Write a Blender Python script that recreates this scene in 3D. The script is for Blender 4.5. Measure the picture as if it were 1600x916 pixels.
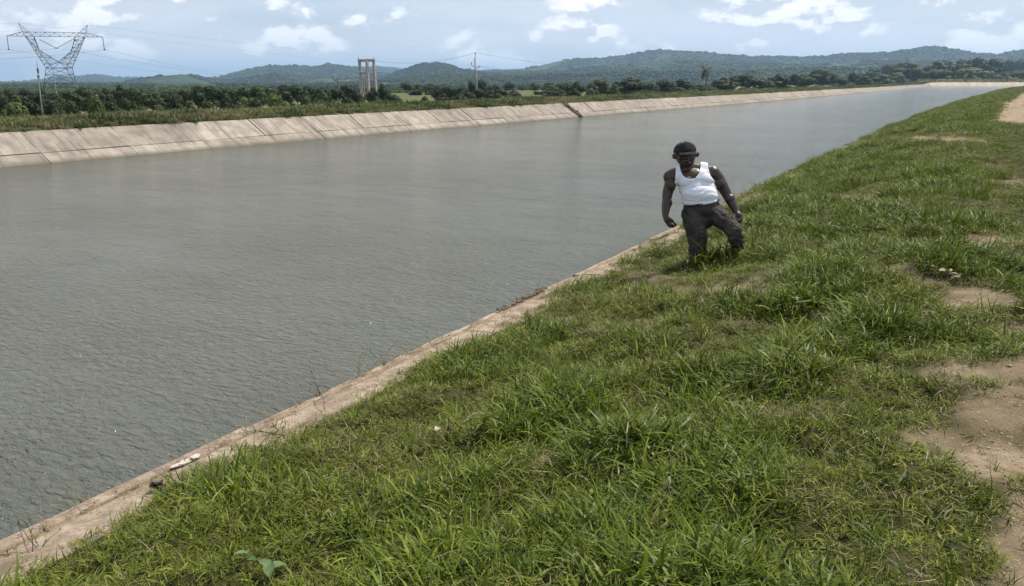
import bpy, bmesh, math, random
import numpy as np
from mathutils import Vector, Matrix

for o in list(bpy.data.objects):
    bpy.data.objects.remove(o)
SC = bpy.context.scene
COL = SC.collection
R = math.radians
random.seed(7)
RNG = np.random.RandomState(11)

# ------------------------------------------------------------------ camera
CZ = 3.4                     # eye height above the water; the water is z = 0
PITCH, YAW, F = 14.964, 29.935, 1244.0
cam_d = bpy.data.cameras.new('camera')
cam = bpy.data.objects.new('camera', cam_d)
COL.objects.link(cam)
cam.location = (0, 0, CZ)
cam.rotation_euler = (R(90 - PITCH), 0, R(YAW))
cam_d.sensor_width = 36
cam_d.lens = F / 1600 * 36
cam_d.clip_start = 0.05
cam_d.clip_end = 30000
SC.camera = cam
SC.render.resolution_x, SC.render.resolution_y = 1024, 586

# ------------------------------------------------------------------ light and exposure
SUN_EL, SUN_AZ = 60.0, 22.0  # azimuth from +Y (along the canal) towards +X
HAZE = 1.4e-4
SC.view_settings.view_transform = 'Standard'
SC.view_settings.look = 'None'
SC.view_settings.exposure = 0.2
SC.view_settings.gamma = 1
sun_dir = Vector((math.sin(R(SUN_AZ)) * math.cos(R(SUN_EL)), math.cos(R(SUN_AZ)) * math.cos(R(SUN_EL)), math.sin(R(SUN_EL))))
sl = bpy.data.lights.new('sun', 'SUN')
sl.energy = 5.0
sl.angle = R(0.53)
sl.color = (1.0, 0.93, 0.80)
so = bpy.data.objects.new('sun', sl)
COL.objects.link(so)
so.rotation_euler = sun_dir.to_track_quat('Z', 'Y').to_euler()
so.location = (0, 0, 60)


def nn(nt, t, loc=None, **kw):
    n = nt.nodes.new(t)
    for k, v in kw.items():
        setattr(n, k, v)
    return n


W = bpy.data.worlds.new('World')
SC.world = W
W.use_nodes = True
wt = W.node_tree
wt.nodes.clear()
L = wt.links.new
w_out = nn(wt, 'ShaderNodeOutputWorld')
w_bg = nn(wt, 'ShaderNodeBackground')
w_bg.inputs['Strength'].default_value = 0.1
sky = nn(wt, 'ShaderNodeTexSky', sky_type='NISHITA')
sky.sun_disc = False
sky.sun_elevation = R(SUN_EL)
sky.sun_rotation = R(SUN_AZ)
sky.air_density = 1.0
sky.dust_density = 1.2
sky.ozone_density = 1.5
geo = nn(wt, 'ShaderNodeTexCoord')


def wnoise(scale, detail, rough, off, stretch=2.6):
    m = nn(wt, 'ShaderNodeMapping')
    m.inputs['Scale'].default_value = (1, 1, stretch)
    m.inputs['Location'].default_value = off
    L(geo.outputs['Generated'], m.inputs['Vector'])
    n = nn(wt, 'ShaderNodeTexNoise')
    n.inputs['Scale'].default_value = scale
    n.inputs['Detail'].default_value = detail
    n.inputs['Roughness'].default_value = rough
    L(m.outputs['Vector'], n.inputs['Vector'])
    return n.outputs['Fac']


def wramp(src, a, b, lo=0.0, hi=1.0):
    m = nn(wt, 'ShaderNodeMapRange', interpolation_type='SMOOTHSTEP')
    for i, v in enumerate((a, b, lo, hi)):
        m.inputs[i + 1].default_value = v
    L(src, m.inputs[0])
    return m.outputs[0]


def wmath(op, a, b):
    m = nn(wt, 'ShaderNodeMath', operation=op)
    for i, v in enumerate((a, b)):
        if isinstance(v, (int, float)):
            m.inputs[i].default_value = v
        else:
            L(v, m.inputs[i])
    return m.outputs[0]


def wmix(f, a, b):
    m = nn(wt, 'ShaderNodeMix', data_type='RGBA')
    if isinstance(f, (int, float)):
        m.inputs[0].default_value = f
    else:
        L(f, m.inputs[0])
    for i, v in ((6, a), (7, b)):
        if isinstance(v, tuple):
            m.inputs[i].default_value = v + (1,)
        else:
            L(v, m.inputs[i])
    return m.outputs[2]


O1 = (7.4, 2.9, 0.35)      # which clouds stand where
puff = wnoise(11.5, 8, 0.52, O1, 1.8)
puff_up = wnoise(11.5, 8, 0.52, (7.4, 2.9, 0.35 + 0.024), 1.8)
veil = wnoise(2.6, 5, 0.6, (0.4, 5.0, 1.0), 5.0)
mask = wramp(puff, 0.462, 0.575)
veil_m = wramp(veil, 0.34, 0.60, 0.35, 0.95)
lit = wramp(wmath('SUBTRACT', puff, puff_up), -0.02, 0.06)
base_sky = wmix(0.35, sky.outputs['Color'], (3.6, 4.9, 7.0))
wsep = nn(wt, 'ShaderNodeSeparateXYZ'); L(geo.outputs['Generated'], wsep.inputs[0])
thin = wramp(wsep.outputs[2], 0.05, 0.9, 1.0, 0.25)      # the veil is deep along the horizon and thin overhead
veil_m = wmath('MULTIPLY', veil_m, thin)
veiled = wmix(veil_m, base_sky, (7.0, 7.6, 8.7))
cloudc = wmix(lit, (6.4, 6.9, 7.9), (11.8, 11.7, 11.9))
final = wmix(wmath('MULTIPLY', mask, wramp(wsep.outputs[2], 0.1, 0.9, 0.85, 0.5)), veiled, cloudc)
final = wmix(wramp(wsep.outputs[2], 0.0, 0.10, 0.55, 0.0), final, (7.6, 8.1, 8.9))
L(final, w_bg.inputs['Color'])
L(w_bg.outputs[0], w_out.inputs['Surface'])

# ------------------------------------------------------------------ geometry of the view (photo 1600 x 916)
_p, _a = R(PITCH), R(YAW)
cF = np.array([-math.sin(_a) * math.cos(_p), math.cos(_a) * math.cos(_p), -math.sin(_p)])
cU = np.array([-math.sin(_a) * math.sin(_p), math.cos(_a) * math.sin(_p), math.cos(_p)])
cR = np.array([math.cos(_a), math.sin(_a), 0.0])
CAM = np.array([0, 0, CZ])


def unp(px, py, D):
    """point of the place seen at photo pixel px,py at depth D"""
    return CAM + D * (cF + cR * (px - 800) / F + cU * (458 - py) / F)


def proj(P):
    P = np.asarray(P, float) - CAM
    d = np.maximum(P @ cF, 1e-3)
    return 800 + F * (P @ cR) / d, 458 - F * (P @ cU) / d, P @ cF


def depth_at_x(px, X):
    """depth D at which the column px crosses the vertical plane x = X"""
    r = unp(px, 126, 1.0) - CAM
    return X / r[0]


# ------------------------------------------------------------------ noise
def _hash(ix, iy, seed):
    h = (ix.astype(np.int64) * 374761393 + iy.astype(np.int64) * 668265263 + seed * 69069) & 0x7fffffff
    h = ((h ^ (h >> 13)) * 1274126177) & 0x7fffffff
    return ((h ^ (h >> 16)) & 0xffff) / 65535.0


def vnoise(x, y, seed=0):
    x = np.asarray(x, float); y = np.asarray(y, float)
    ix, iy = np.floor(x), np.floor(y)
    fx, fy = x - ix, y - iy
    fx = fx * fx * (3 - 2 * fx); fy = fy * fy * (3 - 2 * fy)
    a, b = _hash(ix, iy, seed), _hash(ix + 1, iy, seed)
    c, d = _hash(ix, iy + 1, seed), _hash(ix + 1, iy + 1, seed)
    return (a * (1 - fx) + b * fx) * (1 - fy) + (c * (1 - fx) + d * fx) * fy


def fbm(x, y, octv=4, seed=0, rough=0.5):
    s, amp, t, f = 0, 1.0, 0, 1.0
    for i in range(octv):
        s = s + amp * vnoise(np.asarray(x) * f + 17.3 * i, np.asarray(y) * f - 9.1 * i, seed + i)
        t += amp; amp *= rough; f *= 2.03
    return s / t


# ------------------------------------------------------------------ object helpers
def props(o, label=None, cat=None, group=None, kind=None):
    if label: o['label'] = label
    if cat: o['category'] = cat
    if group: o['group'] = group
    if kind: o['kind'] = kind
    return o


def link(name, me, mat=None, parent=None):
    o = bpy.data.objects.new(name, me)
    COL.objects.link(o)
    if mat is not None and me is not None and not me.materials:
        for m in (mat if isinstance(mat, (list, tuple)) else [mat]):
            me.materials.append(m)
    if parent is not None:
        o.parent = parent
    return o


def empty(name, loc=(0, 0, 0), rz=0):
    o = bpy.data.objects.new(name, None)
    COL.objects.link(o)
    o.location = loc
    o.rotation_euler = (0, 0, rz)
    o.empty_display_size = 0.2
    return o


def mesh(name, V, Fc, smooth=False):
    me = bpy.data.meshes.new(name)
    me.from_pydata([tuple(map(float, v)) for v in V], [], [tuple(map(int, f)) for f in Fc])
    if smooth:
        me.polygons.foreach_set('use_smooth', [True] * len(me.polygons))
    me.update()
    return me


class MB:
    """collects simple solids, then links them as one mesh"""
    def __init__(s):
        s.v, s.f = [], []

    def add(s, V, Fc):
        n = len(s.v)
        s.v += [tuple(map(float, p)) for p in V]
        s.f += [tuple(i + n for i in f) for f in Fc]

    def bar(s, a, b, r, r2=None, n=4, caps=True):
        a, b = Vector(a), Vector(b)
        r2 = r if r2 is None else r2
        d = (b - a).normalized()
        u = d.cross(Vector((0.13, 0.21, 0.97)))
        if u.length < 1e-3: u = d.cross(Vector((1, 0, 0)))
        u.normalize(); w = d.cross(u)
        V = []
        for p, rr in ((a, r), (b, r2)):
            for k in range(n):
                t = 2 * math.pi * (k + 0.5) / n
                V.append(p + u * math.cos(t) * rr + w * math.sin(t) * rr)
        Fc = [(k, (k + 1) % n, n + (k + 1) % n, n + k) for k in range(n)]
        if caps: Fc += [tuple(range(n))[::-1], tuple(range(n, 2 * n))]
        s.add(V, Fc)

    def tube(s, pts, rad, n=6):
        pts = [Vector(p) for p in pts]
        V, Fc = [], []
        for i, p in enumerate(pts):
            d = (pts[min(i + 1, len(pts) - 1)] - pts[max(i - 1, 0)]).normalized()
            u = d.cross(Vector((0.13, 0.21, 0.97))).normalized(); w = d.cross(u)
            rr = rad[i] if isinstance(rad, (list, tuple)) else rad
            for k in range(n):
                t = 2 * math.pi * k / n
                V.append(p + u * math.cos(t) * rr + w * math.sin(t) * rr)
        for i in range(len(pts) - 1):
            for k in range(n):
                Fc.append((i * n + k, i * n + (k + 1) % n, (i + 1) * n + (k + 1) % n, (i + 1) * n + k))
        Fc += [tuple(range(n))[::-1], tuple(range((len(pts) - 1) * n, len(pts) * n))]
        s.add(V, Fc)

    def box(s, c, sz):
        c = Vector(c)
        V = [c + Vector((x * sz[0] / 2, y * sz[1] / 2, z * sz[2] / 2)) for x in (-1, 1) for y in (-1, 1) for z in (-1, 1)]
        s.add(V, [(0, 1, 3, 2), (4, 6, 7, 5), (0, 4, 5, 1), (2, 3, 7, 6), (0, 2, 6, 4), (1, 5, 7, 3)])

    def build(s, name, mat, parent=None, smooth=False, origin=None):
        V = s.v
        if origin is not None:
            V = [tuple(np.array(v) - np.array(origin)) for v in V]
        o = link(name, mesh(name, V, s.f, smooth), mat, parent)
        if origin is not None and parent is None:
            o.location = origin
        return o


def rel(p, base):
    return tuple(np.array(p, float) - np.array(base, float))


# ------------------------------------------------------------------ materials
class Mat:
    def __init__(s, name, rough=0.8, spec=0.3):
        s.m = bpy.data.materials.new(name)
        s.m.use_nodes = True
        s.t = s.m.node_tree
        s.b = s.t.nodes['Principled BSDF']
        s.out = s.t.nodes['Material Output']
        s.b.inputs['Roughness'].default_value = rough
        s.b.inputs['Specular IOR Level'].default_value = spec
        s.pos = s.t.nodes.new('ShaderNodeNewGeometry').outputs['Position']

    def lk(s, a, b):
        s.t.links.new(a, b)

    def noise(s, scale, detail=5, rough=0.55, vec=None, stretch=None, rot=None, dist=0.0):
        v = vec or s.pos
        if stretch or rot:
            m = s.t.nodes.new('ShaderNodeMapping')
            if rot: m.inputs['Rotation'].default_value = rot
            if stretch: m.inputs['Scale'].default_value = stretch
            s.lk(v, m.inputs['Vector']); v = m.outputs['Vector']
        n = s.t.nodes.new('ShaderNodeTexNoise')
        n.inputs['Scale'].default_value = scale
        n.inputs['Detail'].default_value = detail
        n.inputs['Roughness'].default_value = rough
        n.inputs['Distortion'].default_value = dist
        s.lk(v, n.inputs['Vector'])
        return n.outputs['Fac']

    def ramp(s, src, a, b, lo=0.0, hi=1.0):
        m = s.t.nodes.new('ShaderNodeMapRange')
        m.interpolation_type = 'SMOOTHSTEP'
        for i, v in enumerate((a, b, lo, hi)):
            m.inputs[i + 1].default_value = v
        s.lk(src, m.inputs[0])
        return m.outputs[0]

    def math(s, op, a, b=0.0):
        m = s.t.nodes.new('ShaderNodeMath'); m.operation = op
        for i, v in enumerate((a, b)):
            if isinstance(v, (int, float)): m.inputs[i].default_value = v
            else: s.lk(v, m.inputs[i])
        return m.outputs[0]

    def mix(s, f, a, b, mode='MIX'):
        m = s.t.nodes.new('ShaderNodeMix'); m.data_type = 'RGBA'; m.blend_type = mode
        for i, v in ((0, f), (6, a), (7, b)):
            if isinstance(v, (int, float)): m.inputs[i].default_value = v
            elif isinstance(v, tuple): m.inputs[i].default_value = v + (1,)
            else: s.lk(v, m.inputs[i])
        return m.outputs[2]

    def color(s, c):
        if isinstance(c, tuple): s.b.inputs['Base Color'].default_value = c + (1,)
        else: s.lk(c, s.b.inputs['Base Color'])

    def bump(s, h, strength=0.3, dist=0.01, prev=None):
        n = s.t.nodes.new('ShaderNodeBump')
        n.inputs['Strength'].default_value = strength
        n.inputs['Distance'].default_value = dist
        s.lk(h, n.inputs['Height'])
        if prev is not None: s.lk(prev, n.inputs['Normal'])
        s.lk(n.outputs[0], s.b.inputs['Normal'])
        return n.outputs[0]

    def attr(s, name):
        n = s.t.nodes.new('ShaderNodeAttribute'); n.attribute_name = name
        return n.outputs['Fac']

    def rand(s):
        return s.t.nodes.new('ShaderNodeObjectInfo').outputs['Random']


def simple(name, col, rough=0.7, spec=0.3, var=0.25, scale=3.0, bump=0.0, metallic=0.0):
    m = Mat(name, rough, spec)
    n = m.noise(scale, 5)
    dark = tuple(c * (1 - var) for c in col); light = tuple(min(1, c * (1 + var)) for c in col)
    m.color(m.mix(m.ramp(n, 0.3, 0.7), dark, light))
    m.b.inputs['Metallic'].default_value = metallic
    if bump: m.bump(m.noise(scale * 8, 4), bump, 0.01)
    return m.m


def leaf_material(name, c1, c2, dry, rough=0.42, trans=0.25, patch=1.4, dry_lo=0.55, dry_hi=0.75, spec=0.14):
    """leaf: colour varies per blade ('tint'), per plant (random) and per patch of ground"""
    m = Mat(name, rough, spec)
    tint = m.attr('tint')
    r = m.rand()
    f = m.math('ADD', m.math('MULTIPLY', tint, 0.6), m.math('MULTIPLY', r, 0.4))
    g = m.mix(m.math('POWER', f, 1.5), c1, c2)
    pn = m.noise(patch, 4, 0.6)
    pm = m.math('MULTIPLY', m.ramp(pn, dry_lo, dry_hi), m.ramp(tint, 0.25, 0.8, 0.2, 1.0))
    g = m.mix(m.math('MULTIPLY', pm, 0.75), g, dry)
    m.color(g)
    tr = m.t.nodes.new('ShaderNodeBsdfTranslucent')
    m.lk(g, tr.inputs['Color'])
    ms = m.t.nodes.new('ShaderNodeMixShader')
    ms.inputs[0].default_value = trans
    m.lk(m.b.outputs[0], ms.inputs[1]); m.lk(tr.outputs[0], ms.inputs[2])
    m.lk(ms.outputs[0], m.out.inputs['Surface'])
    return m.m


M = {}
# soil / turf sheet of the near bank
m = Mat('bank_soil', 0.95, 0.1)
bare = m.attr('bare')
soil = m.mix(m.ramp(m.noise(6, 6, 0.65), 0.3, 0.7), (0.20, 0.145, 0.095), (0.37, 0.285, 0.20))
soil = m.mix(m.ramp(m.noise(45, 4, 0.8), 0.50, 0.72), soil, (0.44, 0.35, 0.26))
soil = m.mix(m.ramp(m.noise(2.2, 5, 0.7), 0.40, 0.62, 0, 0.55), soil, (0.19, 0.15, 0.09))
soil = m.mix(m.ramp(m.noise(110, 3, 0.8), 0.52, 0.7, 0, 0.7), soil, (0.11, 0.08, 0.05))
soil = m.mix(m.ramp(m.noise(22, 4, 0.7), 0.60, 0.75, 0, 0.6), soil, (0.10, 0.085, 0.04))
turf = m.mix(m.ramp(m.noise(9, 5, 0.6), 0.35, 0.65), (0.028, 0.032, 0.010), (0.07, 0.065, 0.026))  # turf floor darkened in its colour to stand in for shadow between blades
m.color(m.mix(bare, turf, soil))
m.bump(m.noise(40, 6, 0.7), 0.9, 0.02)
M['bank'] = m.m
# left berm soil
m = Mat('berm_soil', 0.95, 0.1)
c = m.mix(m.ramp(m.noise(0.35, 5, 0.6), 0.35, 0.65), (0.05, 0.06, 0.02), (0.13, 0.10, 0.055))
m.color(c); M['berm'] = m.m
# the plain with its fields
m = Mat('plain_fields', 0.95, 0.1)
v = m.t.nodes.new('ShaderNodeTexVoronoi'); v.inputs['Scale'].default_value = 0.009
mp = m.t.nodes.new('ShaderNodeMapping'); mp.inputs['Scale'].default_value = (1, 0.5, 1); mp.inputs['Rotation'].default_value = (0, 0, 0.5)
m.lk(m.pos, mp.inputs['Vector']); m.lk(mp.outputs[0], v.inputs['Vector'])
sep = m.t.nodes.new('ShaderNodeSeparateColor'); m.lk(v.outputs['Color'], sep.inputs[0])
c = m.mix(m.ramp(sep.outputs[0], 0.3, 0.7), (0.105, 0.11, 0.04), (0.17, 0.145, 0.075))
c = m.mix(m.ramp(sep.outputs[1], 0.6, 0.8), c, (0.24, 0.19, 0.11))
c = m.mix(m.ramp(m.noise(0.06, 5, 0.65), 0.45, 0.65, 0, 0.7), c, (0.06, 0.085, 0.025))
m.color(c); M['plain'] = m.m
# hills
m = Mat('hill_forest', 0.95, 0.05)
n1 = m.noise(0.0045, 5, 0.6); n2 = m.noise(0.03, 5, 0.7)
c = m.mix(m.ramp(n2, 0.35, 0.65), (0.022, 0.036, 0.015), (0.06, 0.085, 0.028))
c = m.mix(m.ramp(n1, 0.5, 0.66, 0, 0.6), c, (0.12, 0.135, 0.05))
m.color(c)
m.bump(m.noise(0.04, 5, 0.7), 1.0, 14.0)
M['hill'] = m.m


def concrete(name, c1, c2, slope_x=True, var=0.30):
    m = Mat(name, 0.9, 0.15)
    c = m.mix(m.ramp(m.noise(1.3, 6, 0.65), 0.3, 0.7), c1, c2)
    st = m.noise(1.0, 5, 0.65, stretch=(0.3, 3.4, 0.5))
    c = m.mix(m.ramp(st, 0.46, 0.70, 0, 0.7), c, tuple(x * 0.45 for x in c1))
    bl = m.noise(0.45, 6, 0.7, dist=0.6)
    c = m.mix(m.ramp(bl, 0.56, 0.7, 0, 0.45), c, (0.13, 0.105, 0.08))
    r = m.rand()
    c = m.mix(m.ramp(r, 0.0, 1.0, 0.0, var), c, tuple(x * 0.42 for x in c1))
    # damp tide mark just above the water
    sp = m.t.nodes.new('ShaderNodeSeparateXYZ'); m.lk(m.pos, sp.inputs[0])
    wet = m.ramp(m.math('ADD', sp.outputs[2], m.math('MULTIPLY', m.noise(0.8, 4), 0.12)), 0.04, 0.26, 0.75, 0.0)
    c = m.mix(wet, c, (0.10, 0.085, 0.055))
    m.color(c)
    m.bump(m.noise(30, 5, 0.7), 0.35, 0.01)
    return m.m


M['concrete'] = concrete('weathered_concrete', (0.25, 0.218, 0.182), (0.41, 0.36, 0.305))
M['concrete_new'] = concrete('pale_concrete', (0.50, 0.43, 0.35), (0.62, 0.55, 0.46), var=0.12)  # lighter tone of the lining concrete, for the reach after the corner
M['joint'] = simple('joint_soil', (0.085, 0.07, 0.052), 0.95, 0.05, 0.4, 4)
m = Mat('kerb_concrete', 0.92, 0.15)
c = m.mix(m.ramp(m.noise(5, 6, 0.7), 0.3, 0.7), (0.22, 0.165, 0.12), (0.42, 0.335, 0.26))
c = m.mix(m.ramp(m.noise(26, 5, 0.7), 0.54, 0.70, 0, 0.7), c, (0.10, 0.078, 0.055))
c = m.mix(m.ramp(m.noise(3.1, 6, 0.75, dist=1.0), 0.45, 0.62, 0, 0.7), c, (0.13, 0.10, 0.062))
c = m.mix(m.ramp(m.noise(90, 2, 0.5), 0.64, 0.72, 0, 0.6), c, (0.6, 0.53, 0.44))
m.color(c); m.bump(m.noise(55, 6, 0.75), 0.8, 0.012)
M['kerb'] = m.m

# water
m = Mat('canal_water', 0.09, 0.5)
m.b.inputs['IOR'].default_value = 1.33
c = m.mix(m.ramp(m.noise(0.10, 4, 0.6, stretch=(1, 0.5, 1)), 0.3, 0.7), (0.066, 0.073, 0.058), (0.093, 0.100, 0.081))
m.color(c)
rp = (0, 0, R(-38))
a = m.noise(13.5, 3, 0.6, rot=(0, 0, R(YAW + 8)), stretch=(0.42, 1.0, 1), dist=0.6)
b = m.noise(3.6, 3, 0.55, rot=(0, 0, R(YAW - 14)), stretch=(0.75, 1.0, 1), dist=0.4)
patchy = m.ramp(m.noise(0.22, 5, 0.65, rot=(0, 0, R(YAW)), stretch=(0.5, 1, 1)), 0.35, 0.65, 0.65, 1.25)
big = m.noise(1.1, 2, 0.5, rot=(0, 0, R(YAW + 3)), stretch=(0.5, 1.0, 1), dist=0.3)
h = m.math('ADD', m.math('ADD', m.math('MULTIPLY', big, 0.11), m.math('MULTIPLY', m.math('MULTIPLY', a, patchy), 0.075)), m.math('MULTIPLY', m.math('MULTIPLY', b, patchy), 0.065))
m.bump(h, 1.0, 1.0)
M['water'] = m.m

M['grass'] = leaf_material('grass_blades', (0.035, 0.055, 0.007), (0.31, 0.335, 0.045), (0.32, 0.27, 0.12), patch=1.1, dry_lo=0.52, dry_hi=0.70)
M['grass_lush'] = leaf_material('grass_blades_lush', (0.035, 0.062, 0.007), (0.215, 0.27, 0.025), (0.24, 0.24, 0.08), patch=1.4, dry_lo=0.62, dry_hi=0.8)
M['straw'] = leaf_material('dry_straw', (0.26, 0.20, 0.11), (0.46, 0.38, 0.24), (0.42, 0.34, 0.2), trans=0.2, rough=0.7)
M['rough_grass'] = leaf_material('berm_grass', (0.085, 0.10, 0.03), (0.20, 0.21, 0.075), (0.26, 0.19, 0.12), patch=0.12, dry_lo=0.48, dry_hi=0.66)
M['leaf_dark'] = leaf_material('leaves_dark', (0.016, 0.030, 0.010), (0.055, 0.082, 0.022), (0.08, 0.09, 0.03), trans=0.2, patch=0.05, rough=0.6, spec=0.2)
M['leaf_mid'] = leaf_material('leaves_mid', (0.034, 0.056, 0.016), (0.085, 0.12, 0.034), (0.11, 0.12, 0.04), trans=0.25, patch=0.05, rough=0.6, spec=0.2)
M['leaf_light'] = leaf_material('leaves_light', (0.06, 0.09, 0.022), (0.135, 0.17, 0.048), (0.15, 0.16, 0.06), trans=0.25, patch=0.05, rough=0.6, spec=0.2)
M['leaf_olive'] = leaf_material('leaves_olive', (0.07, 0.075, 0.028), (0.15, 0.145, 0.06), (0.2, 0.15, 0.1), trans=0.2, patch=0.05, rough=0.7, spec=0.1)
M['bark'] = simple('bark', (0.12, 0.09, 0.065), 0.9, 0.1, 0.4, 6)
M['dead_wood'] = simple('dead_wood', (0.16, 0.13, 0.105), 0.9, 0.1, 0.35, 3)
M['steel'] = simple('dull_galvanised_steel', (0.085, 0.075, 0.078), 0.55, 0.4, 0.3, 1.5, metallic=0.3)
M['insulator'] = simple('brown_glass_insulator', (0.10, 0.085, 0.08), 0.3, 0.5, 0.2, 4)
M['wire'] = simple('aluminium_wire', (0.13, 0.13, 0.14), 0.6, 0.3, 0.1, 1)
M['post'] = simple('weathered_concrete_post', (0.30, 0.275, 0.25), 0.9, 0.1, 0.25, 2.5)
M['post_grey'] = simple('grey_concrete_pole', (0.27, 0.26, 0.26), 0.9, 0.1, 0.2, 2.5)
M['paper'] = simple('white_plaster_scrap', (0.46, 0.42, 0.36), 0.8, 0.2, 0.08, 30, 0.3)
M['dark_scrap'] = simple('dark_rubber_scrap', (0.03, 0.022, 0.016), 0.6, 0.3, 0.4, 60, 0.5)
M['dry_leaf'] = simple('dry_leaf', (0.42, 0.35, 0.24), 0.8, 0.2, 0.2, 60, 0.4)
M['broad_leaf'] = simple('broad_green_leaf', (0.075, 0.125, 0.035), 0.55, 0.4, 0.25, 40, 0.3)
M['pebble'] = simple('pale_pebble', (0.36, 0.29, 0.22), 0.9, 0.15, 0.5, 25)
M['rubble'] = simple('broken_concrete_rubble', (0.13, 0.10, 0.075), 0.95, 0.1, 0.5, 5, 0.5)

m = Mat('skin', 0.38, 0.5)
m.color(m.mix(m.ramp(m.noise(30, 4), 0.3, 0.7), (0.027, 0.0125, 0.0075), (0.050, 0.024, 0.015)))
m.bump(m.noise(160, 3), 0.15, 0.004)
M['skin'] = m.m
M['eye'] = simple('eye_white', (0.25, 0.22, 0.2), 0.3, 0.5, 0.1, 10)
m = Mat('white_jersey', 0.85, 0.15)
c = m.mix(m.ramp(m.noise(14, 4, 0.6), 0.60, 0.74, 0, 0.35), (0.74, 0.75, 0.80), (0.52, 0.48, 0.42))
m.color(c); m.bump(m.noise(60, 3, 0.6, stretch=(1, 1, 2.5)), 0.25, 0.006)
M['tank'] = m.m
m = Mat('charcoal_twill', 0.85, 0.2)
m.color(m.mix(m.ramp(m.noise(9, 5), 0.3, 0.7), (0.028, 0.024, 0.022), (0.062, 0.052, 0.044)))
m.bump(m.noise(45, 4, 0.6), 0.3, 0.006)
M['trousers'] = m.m
M['shoe'] = simple('dark_shoe_leather', (0.03, 0.025, 0.022), 0.6, 0.3, 0.3, 20)
M['cap'] = simple('charcoal_cap_cotton', (0.032, 0.030, 0.034), 0.95, 0.05, 0.3, 30, 0.2)
M['beard'] = simple('grizzled_beard', (0.05, 0.045, 0.042), 0.9, 0.1, 0.4, 180, 0.5)

# ------------------------------------------------------------------ the canal's two edges, as lines on the ground
def arc_line(knots, step):
    out = []
    for (x0, y0), (x1, y1) in zip(knots[:-1], knots[1:]):
        n = max(1, int(round(math.hypot(x1 - x0, y1 - y0) / step)))
        for k in range(n): out.append((x0 + (x1 - x0) * k / n, y0 + (y1 - y0) * k / n))
    out.append(knots[-1])
    return np.array(out)


def smooth_line(P, it):
    P = P.copy()
    for _ in range(it):
        P[1:-1] = 0.25 * P[:-2] + 0.5 * P[1:-1] + 0.25 * P[2:]
    return P


def normals(P):
    T = np.gradient(P, axis=0)
    T /= np.linalg.norm(T, axis=1)[:, None]
    return T, np.stack([T[:, 1], -T[:, 0]], 1)      # right-hand normal


# top edge of the left lining
LEFT = smooth_line(arc_line([(-36.0, -60), (-35.9, 45), (-34.9, 75), (-32.9, 130), (-30.4, 300), (-29.4, 511)], 4.25), 4)
CORNER = np.array([(-29.2, 513.5), (-27.5, 516.5), (-24.5, 517.7)])
FAR = arc_line([(-20.5, 518.5), (200, 575), (900, 640)], 4.25)
LEFT_ALL = np.vstack([LEFT, CORNER, FAR])
# outer edge of the right-hand kerb
RX = np.array([-60, 36, 60, 98, 150, 209, 286]); RXX = np.array([-3.8, -3.78, -3.52, -2.3, -0.1, 2.3, 9.4])


def kerb_x(y):
    return np.interp(y, RX, RXX)


def bend_rise(s):
    return 0


def smooth01(t):
    t = np.clip(t, 0, 1)
    return t * t * (3 - 2 * t)


FOOT_MOUND = []      # filled once the walker's uphill foot is placed


def bank_z(x, y):
    """height of the near bank at world x, y (valid for the straight reach, y < 300)"""
    x = np.asarray(x, float); y = np.asarray(y, float)
    s = x - kerb_x(y)
    z = 1.27 + 0.63 * np.clip((s - 0.3) / 3.1, 0, 1) ** 0.93
    z = np.where(s < 0.3, 1.265, z)
    k = smooth01((s - 0.3) / 0.6)
    z = z + k * (0.18 * (fbm(x / 1.4, y / 1.4, 3, 5) - 0.5) + 0.19 * (fbm(x / 0.42, y / 0.42, 3, 9) - 0.5))
    z = z - 2.5 * smooth01((s - 14) / 7)
    for (mx, my, mh, mr) in FOOT_MOUND:
        z = z + mh * np.exp(-((x - mx) ** 2 + (y - my) ** 2) / mr ** 2)
    return z


def hit_bank(px, py):
    """world point on the near bank seen at a photo pixel"""
    r = unp(px, py, 1.0) - CAM
    t = 0.5
    prev = 0.0
    while t < 400:
        P = CAM + r * t
        if P[2] <= bank_z(P[0], P[1]):
            lo, hi = prev, t
            for _ in range(30):
                mid = (lo + hi) / 2
                Q = CAM + r * mid
                if Q[2] <= bank_z(Q[0], Q[1]): hi = mid
                else: lo = mid
            return CAM + r * hi
        prev = t
        t *= 1.01
    return CAM + r * t


WALK_D = 8.5
_f = unp(1152, 392, WALK_D - 0.05)
FOOT_MOUND.append((_f[0], _f[1], 0.13, 0.45))

# bare patches: centre, half width, half height in the photo, where the soil shows on the bank
PATCH = [(1345, 311, 52, 8, .9), (1470, 218, 60, 5, .95), (1525, 224, 25, 4, .8), (1538, 377, 36, 10, 1), (1165, 456, 72, 18, 1), (1290, 430, 75, 9, .5), (1385, 418, 45, 12, .8),
         (1525, 468, 50, 17, .9), (1580, 515, 30, 14, .7), (1560, 582, 105, 20, 1), (1590, 640, 90, 60, 1), (1575, 720, 80, 45, 1), (1430, 682, 40, 12, .75), (1500, 690, 60, 16, .7), (1590, 830, 55, 90, 1),
         (1600, 900, 60, 40, .9), (1575, 285, 38, 9, .7), (1545, 262, 22, 6, .5), (865, 715, 26, 24, .5), (985, 745, 55, 22, .42), (1015, 435, 45, 12, .65), (1062, 452, 45, 11, .6), (1115, 470, 40, 9, .5), (1225, 365, 30, 10, .4),
         (900, 505, 40, 9, .35), (1000, 505, 30, 8, .4), (940, 600, 30, 8, .2), (1330, 600, 40, 8, .25), (1260, 640, 60, 12, .3), (1150, 500, 30, 8, .3), (1480, 440, 60, 10, .4)]


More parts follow.
